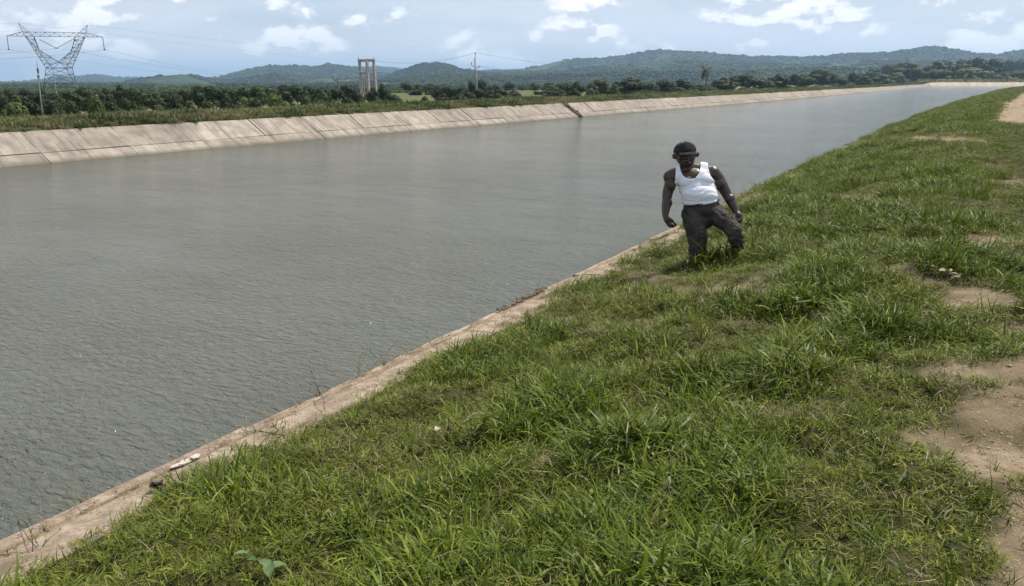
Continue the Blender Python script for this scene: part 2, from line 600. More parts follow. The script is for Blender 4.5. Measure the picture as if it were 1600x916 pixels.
def bare_mask(x, y, z):
    P = np.stack([x, y, z], -1)
    px, py, d = proj(P)
    s = x - kerb_x(y)
    m = np.zeros_like(px)
    brk = 0.82 + 0.18 * smooth01((fbm(x * 4.5, y * 4.5, 4, 35) - 0.36) / 0.2)
    wob = (fbm(x * 2.2, y * 2.2, 4, 31) - 0.5) * 1.1 + (fbm(x * 9, y * 9, 3, 33) - 0.5) * 0.9
    for (cx, cy, rx, ry, a) in PATCH:
        q = ((px - cx) / rx) ** 2 + ((py - cy) / ry) ** 2
        m = np.maximum(m, brk * a * smooth01(0.5 + (0.75 - q * 0.75 + wob * 2.1) * 0.62) * (d > 0.3))
    # the dirt track on the crest, farther on
    tr = smooth01((s - np.interp(y, [29, 34, 37, 96, 250], [5.4, 4.9, 4.05, 5.2, 6]) + wob * 0.8) / 0.35) * smooth01((y - 29.5) / 2) * smooth01((11 - s) / 1.5)
    m = np.maximum(m, tr)
    # crest to the right of the frame: worn ground
    off = smooth01((s - 4.6) / 1.2 + wob * 1.5) * (y < 9) * 0.9
    m = np.maximum(m, np.where(px > 1605, off, 0))
    # strip of soil against the kerb
    wd = np.interp(y, [1.5, 2.8, 3.6, 5, 7, 9.5, 15], [.29, .26, .17, .14, .19, .14, 0.0]) + 0.26 * (fbm(x * 1.6, y * 1.6, 4, 77) - 0.47)
    e = smooth01((wd - s) / 0.08 + 0.5)
    m = np.maximum(m, e)
    return np.clip(m, 0, 1)


# ------------------------------------------------------------------ near bank (fine sheet)
ys = [-6.0]
while ys[-1] < 290:
    y = ys[-1]
    ys.append(y + (0.5 if y < 0.5 else 0.055 if y < 7 else 0.055 * (y / 7) ** 1.25))
ys = np.array(ys)
ss = np.concatenate([np.arange(0.0, 5.6, 0.06), np.arange(5.7, 9, 0.3), [10, 12, 14, 15.5, 17, 18.5, 20, 21.5, 24]])
GY, GS = np.meshgrid(ys, ss, indexing='ij')
GX = GS + kerb_x(GY)
GZ = bank_z(GX, GY)
GZ[:, 0] = 1.20; GZ[:, -1] = -1.2
nr, nc = GX.shape
V = np.stack([GX, GY, GZ], -1).reshape(-1, 3)
idx = np.arange(nr * nc).reshape(nr, nc)
Fc = np.stack([idx[:-1, :-1], idx[:-1, 1:], idx[1:, 1:], idx[1:, :-1]], -1).reshape(-1, 4)


def fast_mesh(name, V, Fc, smooth=True):
    me = bpy.data.meshes.new(name)
    me.vertices.add(len(V)); me.vertices.foreach_set('co', np.asarray(V, np.float32).ravel())
    k = Fc.shape[1]
    me.loops.add(Fc.size); me.loops.foreach_set('vertex_index', Fc.astype(np.int32).ravel())
    me.polygons.add(len(Fc)); me.polygons.foreach_set('loop_start', np.arange(0, Fc.size, k, dtype=np.int32))
    me.polygons.foreach_set('loop_total', np.full(len(Fc), k, np.int32))
    me.update(calc_edges=True); me.validate()
    me.polygons.foreach_set('use_smooth', [smooth] * len(me.polygons))
    return me


def add_attr(me, name, data, domain='POINT'):
    a = me.attributes.new(name, 'FLOAT', domain)
    a.data.foreach_set('value', np.asarray(data, np.float32).ravel())


me = fast_mesh('grassy_bank', V, Fc)
add_attr(me, 'bare', bare_mask(V[:, 0], V[:, 1], V[:, 2]))
props(link('grassy_bank', me, M['bank']), kind='structure')


# strip extruded along a line with a cross-section of (offset, z)
def strip(name, P, prof, mat, side=1):
    T, N = normals(P)
    V = []
    for (p, n) in zip(P, N):
        for (s, z) in prof: V.append((p[0] + n[0] * s * side, p[1] + n[1] * s * side, z))
    k = len(prof)
    Fc = []
    for i in range(len(P) - 1):
        for j in range(k - 1):
            a = i * k + j
            Fc.append((a, a + 1, a + k + 1, a + k) if side > 0 else (a, a + k, a + k + 1, a + 1))
    return props(link(name, mesh(name, V, Fc, True), mat), kind='structure')


# the inside of the bend, continuing the near bank
BEND = smooth_line(arc_line([(9.4, 286), (20, 350), (44, 410), (95, 450), (200, 480), (900, 520)], 10), 3)
strip('bend_bank', BEND, [(-2.6, -0.6), (0, 1.26), (0.3, 1.27), (3.4, 1.9), (14, 1.9), (21, -0.7)], M['berm'])

# left berm behind the lining, and the higher one behind the far slabs
LW = np.vstack([LEFT, [(-29.5, 520)]])
T_, N_ = normals(LW)
V, Fc = [], []
prof = [(0.02, 1.24), (0.4, 1.30), (1.2, 1.42), (2.4, 1.50), (4.0, 1.50), (5.5, 1.42), (11, -0.7)]
for i, (p, n) in enumerate(zip(LW, N_)):
    for j, (s, z) in enumerate(prof):
        zz = z + (0.25 * (vnoise(p[1] / 3.0, j, 3) - 0.5) if 0 < j < 6 else 0)
        V.append((p[0] - n[0] * s, p[1] - n[1] * s, zz))
k = len(prof)
for i in range(len(LW) - 1):
    for j in range(k - 1):
        a = i * k + j; Fc.append((a, a + k, a + k + 1, a + 1))
props(link('berm', mesh('berm', V, Fc, True), M['berm']), kind='structure')
FB = arc_line([(-34, 519), (-20.5, 518.5), (200, 575), (900, 640)], 12)
strip('far_berm', FB, [(1.55, 2.32), (3, 2.6), (7, 3.9), (14, 3.9), (34, -0.7)], M['berm'], side=-1)

# ------------------------------------------------------------------ water
Tl, Nl = normals(LEFT_ALL)
wl = LEFT_ALL + Nl * 1.6
wr = np.vstack([np.stack([kerb_x(np.linspace(-60, 286, 40)), np.linspace(-60, 286, 40)], 1), BEND[1:]])
wr = wr + normals(wr)[1] * 1.2 * -1
poly = np.vstack([wl[::2], wr[::-1]])
me = mesh('canal_water', [(x, y, 0) for x, y in poly], [tuple(range(len(poly)))[::-1]])
if me.polygons[0].normal.z < 0: me.flip_normals()
props(link('canal_water', me, M['water']), kind='structure')

# ------------------------------------------------------------------ the plain to the horizon, and the hills
PL = 13000
def plain_z(x, y):
    x = np.asarray(x, float)
    return -0.6 - 19.0 * smooth01((-x - 125) / 560) - 26.0 * smooth01((-x - 650) / 1100)


gx = np.concatenate([[-PL, -9000, -6000, -4000, -2500], np.arange(-2000, -800, 100), np.arange(-800, -60, 20), [-60, 0, 200, 1000, 4000, PL]])
gy = np.concatenate([[-PL, -4000, -1000, -200], np.arange(0, 3000, 150), [4000, 6000, 9000, PL]])
PX_, PY_ = np.meshgrid(gx, gy, indexing='ij')
idx = np.arange(PX_.size).reshape(PX_.shape)
Fq = np.stack([idx[:-1, :-1], idx[1:, :-1], idx[1:, 1:], idx[:-1, 1:]], -1).reshape(-1, 4)
props(link('plain', fast_mesh('plain', np.stack([PX_, PY_, plain_z(PX_, PY_)], -1).reshape(-1, 3), Fq), M['plain']), kind='structure')


def elev(px, py):
    r = unp(px, py, 1.0) - CAM
    return r[2] / math.hypot(r[0], r[1])


def prof_z(knots, px, Rr):
    xs = [k[0] for k in knots]; yy = [elev(k[0], k[1]) for k in knots]
    return np.interp(px, xs, yy) * Rr + CZ


LAY = [  # radius, half depth, silhouette (photo pixels)
    (4600, 600, [(-900, 128), (-400, 121), (-60, 130), (0, 131), (30, 130), (60, 127), (100, 121), (150, 119.5), (185, 123), (230, 124.5), (300, 124), (420, 118), (560, 106.5), (585, 106), (640, 108), (700, 110), (900, 112), (1700, 100), (2500, 110)]),
    (3300, 520, [(-900, 127), (200, 137), (310, 134), (325, 129), (345, 122), (365, 117), (388, 111.5), (405, 107), (425, 104), (450, 104.5), (480, 104.5), (500, 102.5), (515, 101.5), (540, 105), (555, 107), (575, 112), (620, 118), (800, 112), (820, 108), (850, 101), (880, 94.5), (910, 92), (945, 91.5), (975, 88), (1000, 82), (1030, 79.5), (1060, 80.5), (1100, 83), (1130, 86),
                 (1165, 90), (1200, 89.5), (1250, 91.5), (1285, 90), (1315, 85.5), (1360, 84.5), (1385, 83), (1415, 77.5), (1430, 75), (1470, 75.5), (1490, 78), (1520, 85), (1545, 87), (1565, 86), (1585, 81), (1600, 79), (1680, 74), (1800, 84), (2500, 92)]),
    (2300, 380, [(-900, 137), (160, 137), (185, 132), (205, 128), (230, 124), (255, 119.5), (283, 116.5), (305, 120), (330, 126), (360, 127), (400, 120), (430, 115), (470, 121), (530, 124), (600, 122), (625, 112), (640, 107.5), (660, 101.5), (690, 101), (705, 105), (725, 110), (745, 113), (775, 117), (830, 113), (880, 112), (940, 102), (1000, 99), (1060, 96), (1120, 99), (1190, 101), (1260, 104), (1340, 98), (1420, 97), (1500, 101), (1600, 97), (1800, 101), (2500, 110)]),
    (1500, 260, [(-900, 139), (300, 139), (420, 136), (520, 134), (600, 128), (700, 119), (800, 121), (900, 118), (1000, 112), (1100, 113), (1200, 112), (1300, 108), (1400, 113), (1500, 109), (1600, 106), (1750, 112), (2500, 120)]),
]
pxs = np.concatenate([np.arange(-900, -60, 12), np.arange(-60, 1680, 2.0), np.arange(1680, 2500, 12)])
rs = np.concatenate([np.arange(1050, 2700, 26), np.arange(2700, 5600, 48)])
rays = np.array([unp(p, 126, 1.0) - CAM for p in pxs])
az = np.arctan2(rays[:, 0], rays[:, 1])
HA, HR = np.meshgrid(az, rs, indexing='ij')
HX, HY = HR * np.sin(HA), HR * np.cos(HA)
HB = plain_z(HX, HY) - 0.6
H = HB.copy()
for li, (Rr, wd, kn) in enumerate(LAY):
    pz = prof_z(kn, pxs, Rr)[:, None]
    wob = (fbm(HX / 420 + li * 9, HY / 420, 3, 40 + li) - 0.5) * 2
    fall = np.exp(-(((HR - Rr) / wd) ** 2) * (1 + 0.6 * wob * (np.abs(HR - Rr) > 25)))
    rid = 1 - np.abs(fbm(HA * Rr / 190 + li * 5, HR / 900, 4, 60 + li) - 0.5) * 1.1 * (1 - np.exp(-((HR - Rr) / (0.35 * wd)) ** 2))
    H = np.maximum(H, HB - 0.5 + (pz + 0.5 - HB) * fall * rid)
H = H + (fbm(HX / 26, HY / 26, 3, 90) - 0.5) * 7.0 * np.clip((H - HB) / 15, 0, 1)
nr, nc = HX.shape
idx = np.arange(nr * nc).reshape(nr, nc)
Fc = np.stack([idx[:-1, :-1], idx[:-1, 1:], idx[1:, 1:], idx[1:, :-1]], -1).reshape(-1, 4)
me = fast_mesh('hills', np.stack([HX, HY, H], -1).reshape(-1, 3), Fc)
if me.polygons[0].normal.z < 0: me.flip_normals()
props(link('hills', me, M['hill']), kind='structure')

# ------------------------------------------------------------------ concrete lining of the far side, slab by slab
def lin_pt(i_p, i_n, t, far, off=0.0):
    """t = 0 top edge, 1 waterline; far = 0 for the long reach, 1 for the reach after the corner"""
    top_s, top_z = -1.6 * far, 1.26 + 1.06 * far
    s = top_s + (1.9 - top_s) * t
    z = top_z * (1 - t)
    ln = math.hypot(1.9 - top_s, top_z)
    nx, nz = top_z / ln, (1.9 - top_s) / ln
    return (i_p[0] + i_n[0] * (s + nx * off), i_p[1] + i_n[1] * (s + nx * off), z + nz * off)


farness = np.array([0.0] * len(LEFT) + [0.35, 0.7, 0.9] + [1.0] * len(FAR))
V, Fc = [], []
for i, (p, n) in enumerate(zip(LEFT_ALL, Nl)):
    for t in (0, 1.4): V.append(lin_pt(p, n, t, farness[i], -0.07))
for i in range(len(LEFT_ALL) - 1):
    Fc.append((2 * i, 2 * i + 1, 2 * i + 3, 2 * i + 2))
lining = props(link('canal_lining', mesh('canal_lining', V, Fc), M['joint']), kind='structure')


def slab_solid(p0, n0, f0, p1, n1, f1, t0, t1, lift, tilt):
    lo = -0.14
    top, bot = [], []
    for (p, n, f, t, k) in ((p0, n0, f0, t0, 0), (p1, n1, f1, t0, 1), (p1, n1, f1, t1, 2), (p0, n0, f0, t1, 3)):
        l = lift + tilt[k]
        top.append(lin_pt(p, n, t, f, l)); bot.append(lin_pt(p, n, t, f, lo))
    return top + bot, [(0, 3, 2, 1), (4, 5, 6, 7), (0, 1, 5, 4), (1, 2, 6, 5), (2, 3, 7, 6), (3, 0, 4, 7)]


GAPI = int(np.argmin(np.abs(proj(np.column_stack([LEFT, np.full(len(LEFT), 1.26)]))[0] - 887)))
rest = MB(); rest_new = MB()
count = 0
for i in range(len(LEFT_ALL) - 1):
    P0, P1, n0, n1 = LEFT_ALL[i], LEFT_ALL[i + 1], Nl[i], Nl[i + 1]
    if P0[1] < 4: continue
    Ls = np.linalg.norm(P1 - P0)
    rr = random.Random(i * 3 + 1)
    f0, f1 = farness[i], farness[i + 1]
    for (t0, t1) in ((0.0, 0.672), (0.690, 1.4)):
        g0 = g1 = 0.015 if P0[1] < 500 else 0.03
        if rr.random() < 0.3: g0 = 0.07
        if i == GAPI: g0 = 0.55
        if i == GAPI - 1: g1 = 0.25
        a = P0 + (P1 - P0) * g0 / Ls; b = P1 - (P1 - P0) * g1 / Ls
        tl = [rr.uniform(-.022, .022) for _ in range(4)]
        S = slab_solid(a, n0, f0, b, n1, f1, t0, t1, 0.0, tl)
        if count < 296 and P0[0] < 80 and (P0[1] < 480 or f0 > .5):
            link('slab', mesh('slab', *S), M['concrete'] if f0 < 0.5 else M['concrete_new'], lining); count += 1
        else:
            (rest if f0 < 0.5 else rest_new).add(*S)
props(rest.build('slab', M['concrete'], lining), kind='stuff')
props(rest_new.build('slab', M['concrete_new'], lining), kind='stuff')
# rubble and a tipped piece in the broken joint
gp, gn = LEFT[GAPI], Nl[GAPI]
rub = MB()
for k in range(46):
    rr = random.Random(900 + k)
    t = rr.uniform(0.0, 0.95)
    q = gp + (LEFT[GAPI + 1] - gp) / 4.25 * rr.uniform(-0.25, 0.5)
    c = lin_pt(q, gn, t, 0, rr.uniform(-0.03, 0.08))
    s = rr.uniform(0.06, 0.22)
    bm = bmesh.new(); bmesh.ops.create_icosphere(bm, subdivisions=1, radius=s)
    vs = [(v.co.x * rr.uniform(.7, 1.2) + c[0], v.co.y * rr.uniform(.7, 1.2) + c[1], v.co.z * rr.uniform(.4, .9) + c[2]) for v in bm.verts]
    fs = [tuple(v.index for v in f.verts) for f in bm.faces]; bm.free()
    rub.add(vs, fs)
props(rub.build('rubble', M['rubble'], lining), kind='stuff')

# ------------------------------------------------------------------ the near kerb: lip and inner slab, piece by piece, and the steep lining under it
ky = np.arange(-4.0, 290, 2.4)
KL = np.stack([kerb_x(ky), ky], 1)
Tk, Nk = normals(KL)
kerb = strip('canal_kerb', KL, [(-2.6, -0.6), (-0.02, 1.19), (0.0, 1.20), (0.6, 1.16)], M['joint'])
for i in range(len(KL) - 1):
    rr = random.Random(i + 50)
    if KL[i][1] > 62: break
    a, b = KL[i], KL[i + 1]
    d = (b - a) / np.linalg.norm(b - a); n = np.array([d[1], -d[0]])
    a2, b2 = a + d * 0.004, b - d * 0.004
    for part, (s0, s1, z0, z1) in (('kerb_lip', (-0.03, 0.085, 1.262, 1.268)), ('kerb_slab', (0.098, 0.47, 1.272, 1.305))):
        if KL[i][1] > 40 and part == 'kerb_slab': continue
        sink = rr.uniform(-0.008, 0.006); side = rr.uniform(-0.012, 0.012)
        if part == 'kerb_lip' and 5.2 < KL[i][1] + 1.2 < 8: sink -= 0.035; side -= 0.02
        N = 9
        V = []
        for k in range(N):
            q = a2 + (b2 - a2) * k / (N - 1)
            w = (rr.uniform(-.007, .007), rr.uniform(-.005, .005), rr.uniform(-.004, .004))
            for (s, z) in ((s0, z0 - 0.016), (s0 + .014, z0), (s1 - .012, z1), (s1, z1 - 0.016), (s1, 1.13), (s0, 1.13)):
                V.append((q[0] + n[0] * (s + side + w[0]), q[1] + n[1] * (s + side + w[0]), (z + sink + w[1]) if z > 1.15 else z))
        Fc = []
        for k in range(N - 1):
            for j in range(6):
                Fc.append((k * 6 + j, (k + 1) * 6 + j, (k + 1) * 6 + (j + 1) % 6, k * 6 + (j + 1) % 6))
        Fc += [tuple(range(6)), tuple(range((N - 1) * 6, N * 6))[::-1]]
        link(part, mesh(part, V, [f[::-1] for f in Fc]), M['kerb'], kerb)
# the steep lining below the kerb, down into the water
for i in range(len(KL) - 1):
    if KL[i][1] > 62: break
    a, b = KL[i] , KL[i + 1]
    V = []
    for q in (a + (b - a) * 0.01, b - (b - a) * 0.01):
        V += [(q[0] - 0.02, q[1], 1.20), (q[0] - 2.62, q[1], -0.55), (q[0] - 2.58, q[1], -0.6), (q[0] + 0.04, q[1], 1.14)]
    link('slab', mesh('slab', V, [(0, 4, 5, 1), (1, 5, 6, 2), (2, 6, 7, 3), (3, 7, 4, 0), (0, 1, 2, 3), (7, 6, 5, 4)]), M['concrete'], kerb)

# ------------------------------------------------------------------ grass
PROTO = bpy.data.collections.new('grass_prototypes')        # not linked to the scene: only instanced


def blade_mesh(name, n, rad, hmin, hmax, w, mat, rnd, curl=0.8, splay=0.7, seg=3):
    V, Fc, T = [], [], []
    for b in range(n):
        r = rad * math.sqrt(rnd.random()); t = rnd.uniform(0, 2 * math.pi)
        p = Vector((r * math.cos(t), r * math.sin(t), -0.012))
        h = rnd.uniform(hmin, hmax)
        th = rnd.uniform(0, 2 * math.pi)
        lean = rnd.uniform(0.05, splay); cv = rnd.uniform(0.2, curl) * 1.9
        tw = rnd.uniform(-0.8, 0.8)
        ww = w * rnd.uniform(0.6, 1.25)
        tint = rnd.random()
        base = len(V)
        for s in range(seg + 1):
            u = s / seg
            ang = lean + cv * u
            if s: p = p + Vector((math.cos(th) * math.sin(ang), math.sin(th) * math.sin(ang), math.cos(ang))) * (h / seg)
            th += tw / seg
            wx = ww * (1 - u ** 1.6) * 0.5 * (0.75 + u * 0.5 if u < 0.5 else 1)
            side = Vector((-math.sin(th), math.cos(th), 0.25 * math.sin(b))) * wx
            if s == seg:
                V.append(p)
                T.append(tint)
            else:
                V += [p - side, p + side]; T += [tint * 0.8, tint]
        for s in range(seg - 1):
            a = base + 2 * s
            Fc.append((a, a + 1, a + 3, a + 2))
        a = base + 2 * (seg - 1)
        Fc.append((a, a + 1, a + 2))
    me = mesh(name, V, Fc, True)
    add_attr(me, 'tint', T)
    me.materials.append(mat)
    return me


def proto_set(cname, specs):
    c = bpy.data.collections.new(cname)
    for i, (nm, args) in enumerate(specs):
        o = bpy.data.objects.new('%s_%02d' % (nm, i), blade_mesh(nm, *args))
        c.objects.link(o)
    return c


def scatter(name, coll, P, rot, scl, idx, label=None):
    """one object whose points carry instances of the meshes in coll"""
    me = bpy.data.meshes.new(name)
    me.vertices.add(len(P)); me.vertices.foreach_set('co', np.asarray(P, np.float32).ravel())
    a = me.attributes.new('rot', 'FLOAT_VECTOR', 'POINT'); a.data.foreach_set('vector', np.asarray(rot, np.float32).ravel())
    scl = np.asarray(scl, np.float32)
    if scl.ndim == 1: scl = np.repeat(scl[:, None], 3, 1)
    a = me.attributes.new('scl', 'FLOAT_VECTOR', 'POINT'); a.data.foreach_set('vector', scl.ravel())
    a = me.attributes.new('pick', 'INT', 'POINT'); a.data.foreach_set('value', np.asarray(idx, np.int32))
    o = link(name, me)
    g = bpy.data.node_groups.new(name, 'GeometryNodeTree')
    g.interface.new_socket('Geometry', in_out='INPUT', socket_type='NodeSocketGeometry')
    g.interface.new_socket('Geometry', in_out='OUTPUT', socket_type='NodeSocketGeometry')
    gi = g.nodes.new('NodeGroupInput'); go = g.nodes.new('NodeGroupOutput')
    ip = g.nodes.new('GeometryNodeInstanceOnPoints')
    ci = g.nodes.new('GeometryNodeCollectionInfo'); ci.inputs['Collection'].default_value = coll
    ci.inputs['Separate Children'].default_value = True; ci.inputs['Reset Children'].default_value = True

    def na(nm, ty):
        n = g.nodes.new('GeometryNodeInputNamedAttribute'); n.data_type = ty; n.inputs['Name'].default_value = nm
        return n.outputs['Attribute']
    g.links.new(gi.outputs[0], ip.inputs['Points']); g.links.new(ci.outputs[0], ip.inputs['Instance'])
    ip.inputs['Pick Instance'].default_value = True
    g.links.new(na('pick', 'INT'), ip.inputs['Instance Index'])
    g.links.new(na('rot', 'FLOAT_VECTOR'), ip.inputs['Rotation'])
    g.links.new(na('scl', 'FLOAT_VECTOR'), ip.inputs['Scale'])
    g.links.new(ip.outputs[0], go.inputs[0])
    md = o.modifiers.new('scatter', 'NODES'); md.node_group = g
    props(o, label=label, kind='stuff')
    return o


rd = random.Random(3)
near_specs = []
for k in range(6): near_specs.append(('a_turf', (30, 0.075, 0.035, 0.095, 0.0072, M['grass'], rd, 1.2, 1.2)))
for k in range(3): near_specs.append(('b_lush', (24, 0.065, 0.07, 0.15, 0.0085, M['grass_lush'], rd, 1.0, 0.9)))
for k in range(3): near_specs.append(('c_straw', (10, 0.075, 0.04, 0.13, 0.0040, M['straw'], rd, 1.0, 1.3)))
for k in range(2): near_specs.append(('d_long', (7, 0.05, 0.14, 0.27, 0.0085, M['grass_lush'], rd, 0.6, 0.7, 5)))
NEAR = proto_set('tufts_near', near_specs)
far_specs = []
for k in range(5): far_specs.append(('a_turf', (60, 0.15, 0.05, 0.11, 0.0085, M['grass'], rd, 0.9, 0.9)))
for k in range(4): far_specs.append(('b_lush', (54, 0.13, 0.09, 0.20, 0.0095, M['grass_lush'], rd, 0.8, 0.8)))
for k in range(2): far_specs.append(('c_straw', (16, 0.16, 0.05, 0.14, 0.006, M['straw'], rd, 0.9, 1.1)))
FARP = proto_set('tufts_far', far_specs)


def grass_points(n, x0, x1, y0, y1, dens, margin=80):
    """random points on the near bank, thinned by density (per m2, vectorised), kept near the view"""
    y = RNG.uniform(y0, y1, n); s = RNG.uniform(x0, x1, n)
    x = kerb_x(y) + s
    z = bank_z(x, y)
    px, py, d = proj(np.stack([x, y, z], -1))
    keep = (d > 0.6) & (px > -margin - 60 / np.maximum(d, .5) * 3) & (px < 1600 + margin + 450 + 250 / np.maximum(d, .5)) & (py < 916 + 420 / np.maximum(d, 0.5))
    keep |= (np.hypot(x, y) < 4.8) & (s > 0.02)        # and all round the place where the photographer stands
    x, y, z, d, s = x[keep], y[keep], z[keep], d[keep], s[keep]
    b = bare_mask(x, y, z)
    pr = dens(d, b, s)
    k2 = RNG.uniform(0, 1, len(x)) < pr
    return x[k2], y[k2], z[k2], d[k2], b[k2], s[k2]


def clumpy(x, y):
    return fbm(x / 0.55, y / 0.55, 3, 21)


# near: up to 12 m
A0 = 13 * 14
NCAND = int(A0 * 430)
x, y, z, d, b, s = grass_points(int(NCAND * 1.25), 0.05, 9.5, -2.9, 13.5, lambda d, b, s: np.clip((5.0 / np.clip(np.abs(d), 3.0, 99)) ** 0.9, 0, 1) * np.clip(1 - b * 1.05, 0.2, 1))
c = clumpy(x, y)
lush = smooth01((fbm(x / 0.9, y / 0.9, 3, 22) - 0.44) / 0.16)
u = RNG.uniform(0, 1, len(x))
dry = smooth01((fbm(x / 0.8, y / 0.8, 3, 23) - 0.46) / 0.2)
kind = np.where(u < 0.52 * lush + 0.06, RNG.randint(6, 9, len(x)), RNG.randint(0, 6, len(x)))
u2 = RNG.uniform(0, 1, len(x))
kind = np.where(u2 < 0.13 + 0.14 * dry + 0.35 * (b > 0.2), RNG.randint(9, 12, len(x)), kind)
kind = np.where((RNG.uniform(0, 1, len(x)) < 0.012) & (b < 0.3), RNG.randint(12, 14, len(x)), kind)
size = (0.50 + 1.0 * c) * (1 - 0.58 * b) * RNG.uniform(0.75, 1.3, len(x)) * (0.82 + 0.62 * lush)
size *= 1 - 0.35 * smooth01((0.55 - s) / 0.3)
size *= 1 - 0.25 * smooth01((s - 3.4) / 1.2)
for (fx0, fy0) in ((unp(1088, 424, WALK_D - 0.12)[0], unp(1088, 424, WALK_D - 0.12)[1]), (_f[0] + 0.0, _f[1] - 0.25), (_f[0] - 0.15, _f[1] - 0.3)):
    nearf = np.exp(-((x - fx0) ** 2 + (y - fy0) ** 2) / 0.28 ** 2)
    size *= 1 + 0.22 * nearf
rot = np.stack([RNG.normal(0, 0.22, len(x)), RNG.normal(0, 0.22, len(x)), RNG.uniform(0, 6.283, len(x))], 1)
flat = (b > 0.45) & (kind >= 9) & (kind < 12)
rot[flat, 0] = RNG.choice([-1, 1], flat.sum()) * RNG.uniform(0.9, 1.5, flat.sum())
scatter('grass', NEAR, np.stack([x, y, z], 1), rot, size, kind)
print('near grass', len(x))

# middle and far
xs, ysx, zs, ds, bs, ss_ = [], [], [], [], [], []
for (y0, y1, dn, s1) in ((11.5, 24, 105, 8), (24, 60, 42, 8), (60, 130, 15, 9), (130, 289, 5, 12)):
    n = int((y1 - y0) * s1 * dn)
    q = grass_points(n, -0.02, s1, y0, y1, lambda d, b, s: np.clip(1 - b * 1.05, 0.03, 1), 120)
    for l, v in zip((xs, ysx, zs, ds, bs, ss_), q): l.append(v)
x, y, z, d, b, s = [np.concatenate(l) for l in (xs, ysx, zs, ds, bs, ss_)]
lush = smooth01((fbm(x / 1.1, y / 1.4, 3, 22) - 0.43) / 0.16)
c = clumpy(x / 1.6, y / 1.6)
u = RNG.uniform(0, 1, len(x))
kind = np.where(u < 0.6 * lush + 0.06, RNG.randint(5, 9, len(x)), RNG.randint(0, 5, len(x)))
kind = np.where(RNG.uniform(0, 1, len(x)) < 0.07 + 0.3 * (b > 0.2), RNG.randint(9, 11, len(x)), kind)
grow = np.interp(d, [12, 40, 120, 280], [0.85, 1.05, 1.5, 2.2])
size = grow * (0.6 + 0.75 * c) * (1 - 0.4 * b) * RNG.uniform(0.75, 1.25, len(x)) * (0.85 + 0.35 * lush)
size *= 1 - 0.35 * smooth01((s - 3.6) / 1.2)
rot = np.stack([RNG.normal(0, 0.2, len(x)), RNG.normal(0, 0.2, len(x)), RNG.uniform(0, 6.283, len(x))], 1)
sc3 = np.stack([size * 1.1, size * 1.1, size / np.sqrt(np.maximum(grow, 1))], 1)
scatter('grass', FARP, np.stack([x, y, z], 1), rot, sc3, kind)
print('far grass', len(x))

# berm grass beyond the water
bspecs = []
for k in range(4): bspecs.append(('a_rough', (70, 0.42, 0.14, 0.42, 0.045, M['rough_grass'], rd, 0.7, 0.9)))
for k in range(2): bspecs.append(('b_shrub', (90, 0.38, 0.2, 0.6, 0.07, M['leaf_mid'], rd, 1.0, 1.3)))
BERM = proto_set('tufts_berm', bspecs)
pts = []
for (y0, y1, dn) in ((8, 80, 9), (80, 200, 5), (200, 519, 2.5)):
    n = int((y1 - y0) * 7 * dn)
    y = RNG.uniform(y0, y1, n); s = RNG.uniform(0.12, 7.0, n)
    x = np.interp(y, LW[:, 1], LW[:, 0]) - s
    zz = np.interp(s, [0, 0.4, 1.2, 2.4, 4, 5.5, 11], [1.24, 1.3, 1.42, 1.5, 1.5, 1.42, -0.7])
    pts.append(np.stack([x, y, zz, s], 1))
pts = np.concatenate(pts)
n = len(pts)
cl = fbm(pts[:, 0] / 2.5, pts[:, 1] / 2.5, 3, 71)
size = (0.55 + 0.9 * cl) * RNG.uniform(0.7, 1.2, n) * np.interp(pts[:, 3], [0, 0.5, 2], [0.5, 0.75, 1]) * np.interp(pts[:, 1], [0, 100, 500], [1, 1.05, 1.6])
kind = np.where(RNG.uniform(0, 1, n) < 0.05 + 0.35 * (cl > 0.58), RNG.randint(4, 6, n), RNG.randint(0, 4, n))
scatter('berm_grass', BERM, pts[:, :3], np.stack([np.zeros(n), np.zeros(n), RNG.uniform(0, 6.28, n)], 1), size, kind)
# beyond the far slabs, and on the inside of the bend
Tf, Nf = normals(FB)
n = 2600
k = RNG.uniform(0, 60, n); i0 = k.astype(int)
p = FB[i0] + (FB[i0 + 1] - FB[i0]) * (k - i0)[:, None]
s = RNG.uniform(1.8, 12, n)
zz = np.interp(s, [1.55, 3, 7, 14], [2.32, 2.6, 3.9, 3.9])
P3 = np.stack([p[:, 0] - Nf[i0, 0] * s, p[:, 1] - Nf[i0, 1] * s, zz], 1)
scatter('berm_grass', BERM, P3, np.stack([np.zeros(n), np.zeros(n), RNG.uniform(0, 6.28, n)], 1), RNG.uniform(1.0, 2.0, n), RNG.randint(0, 5, n))

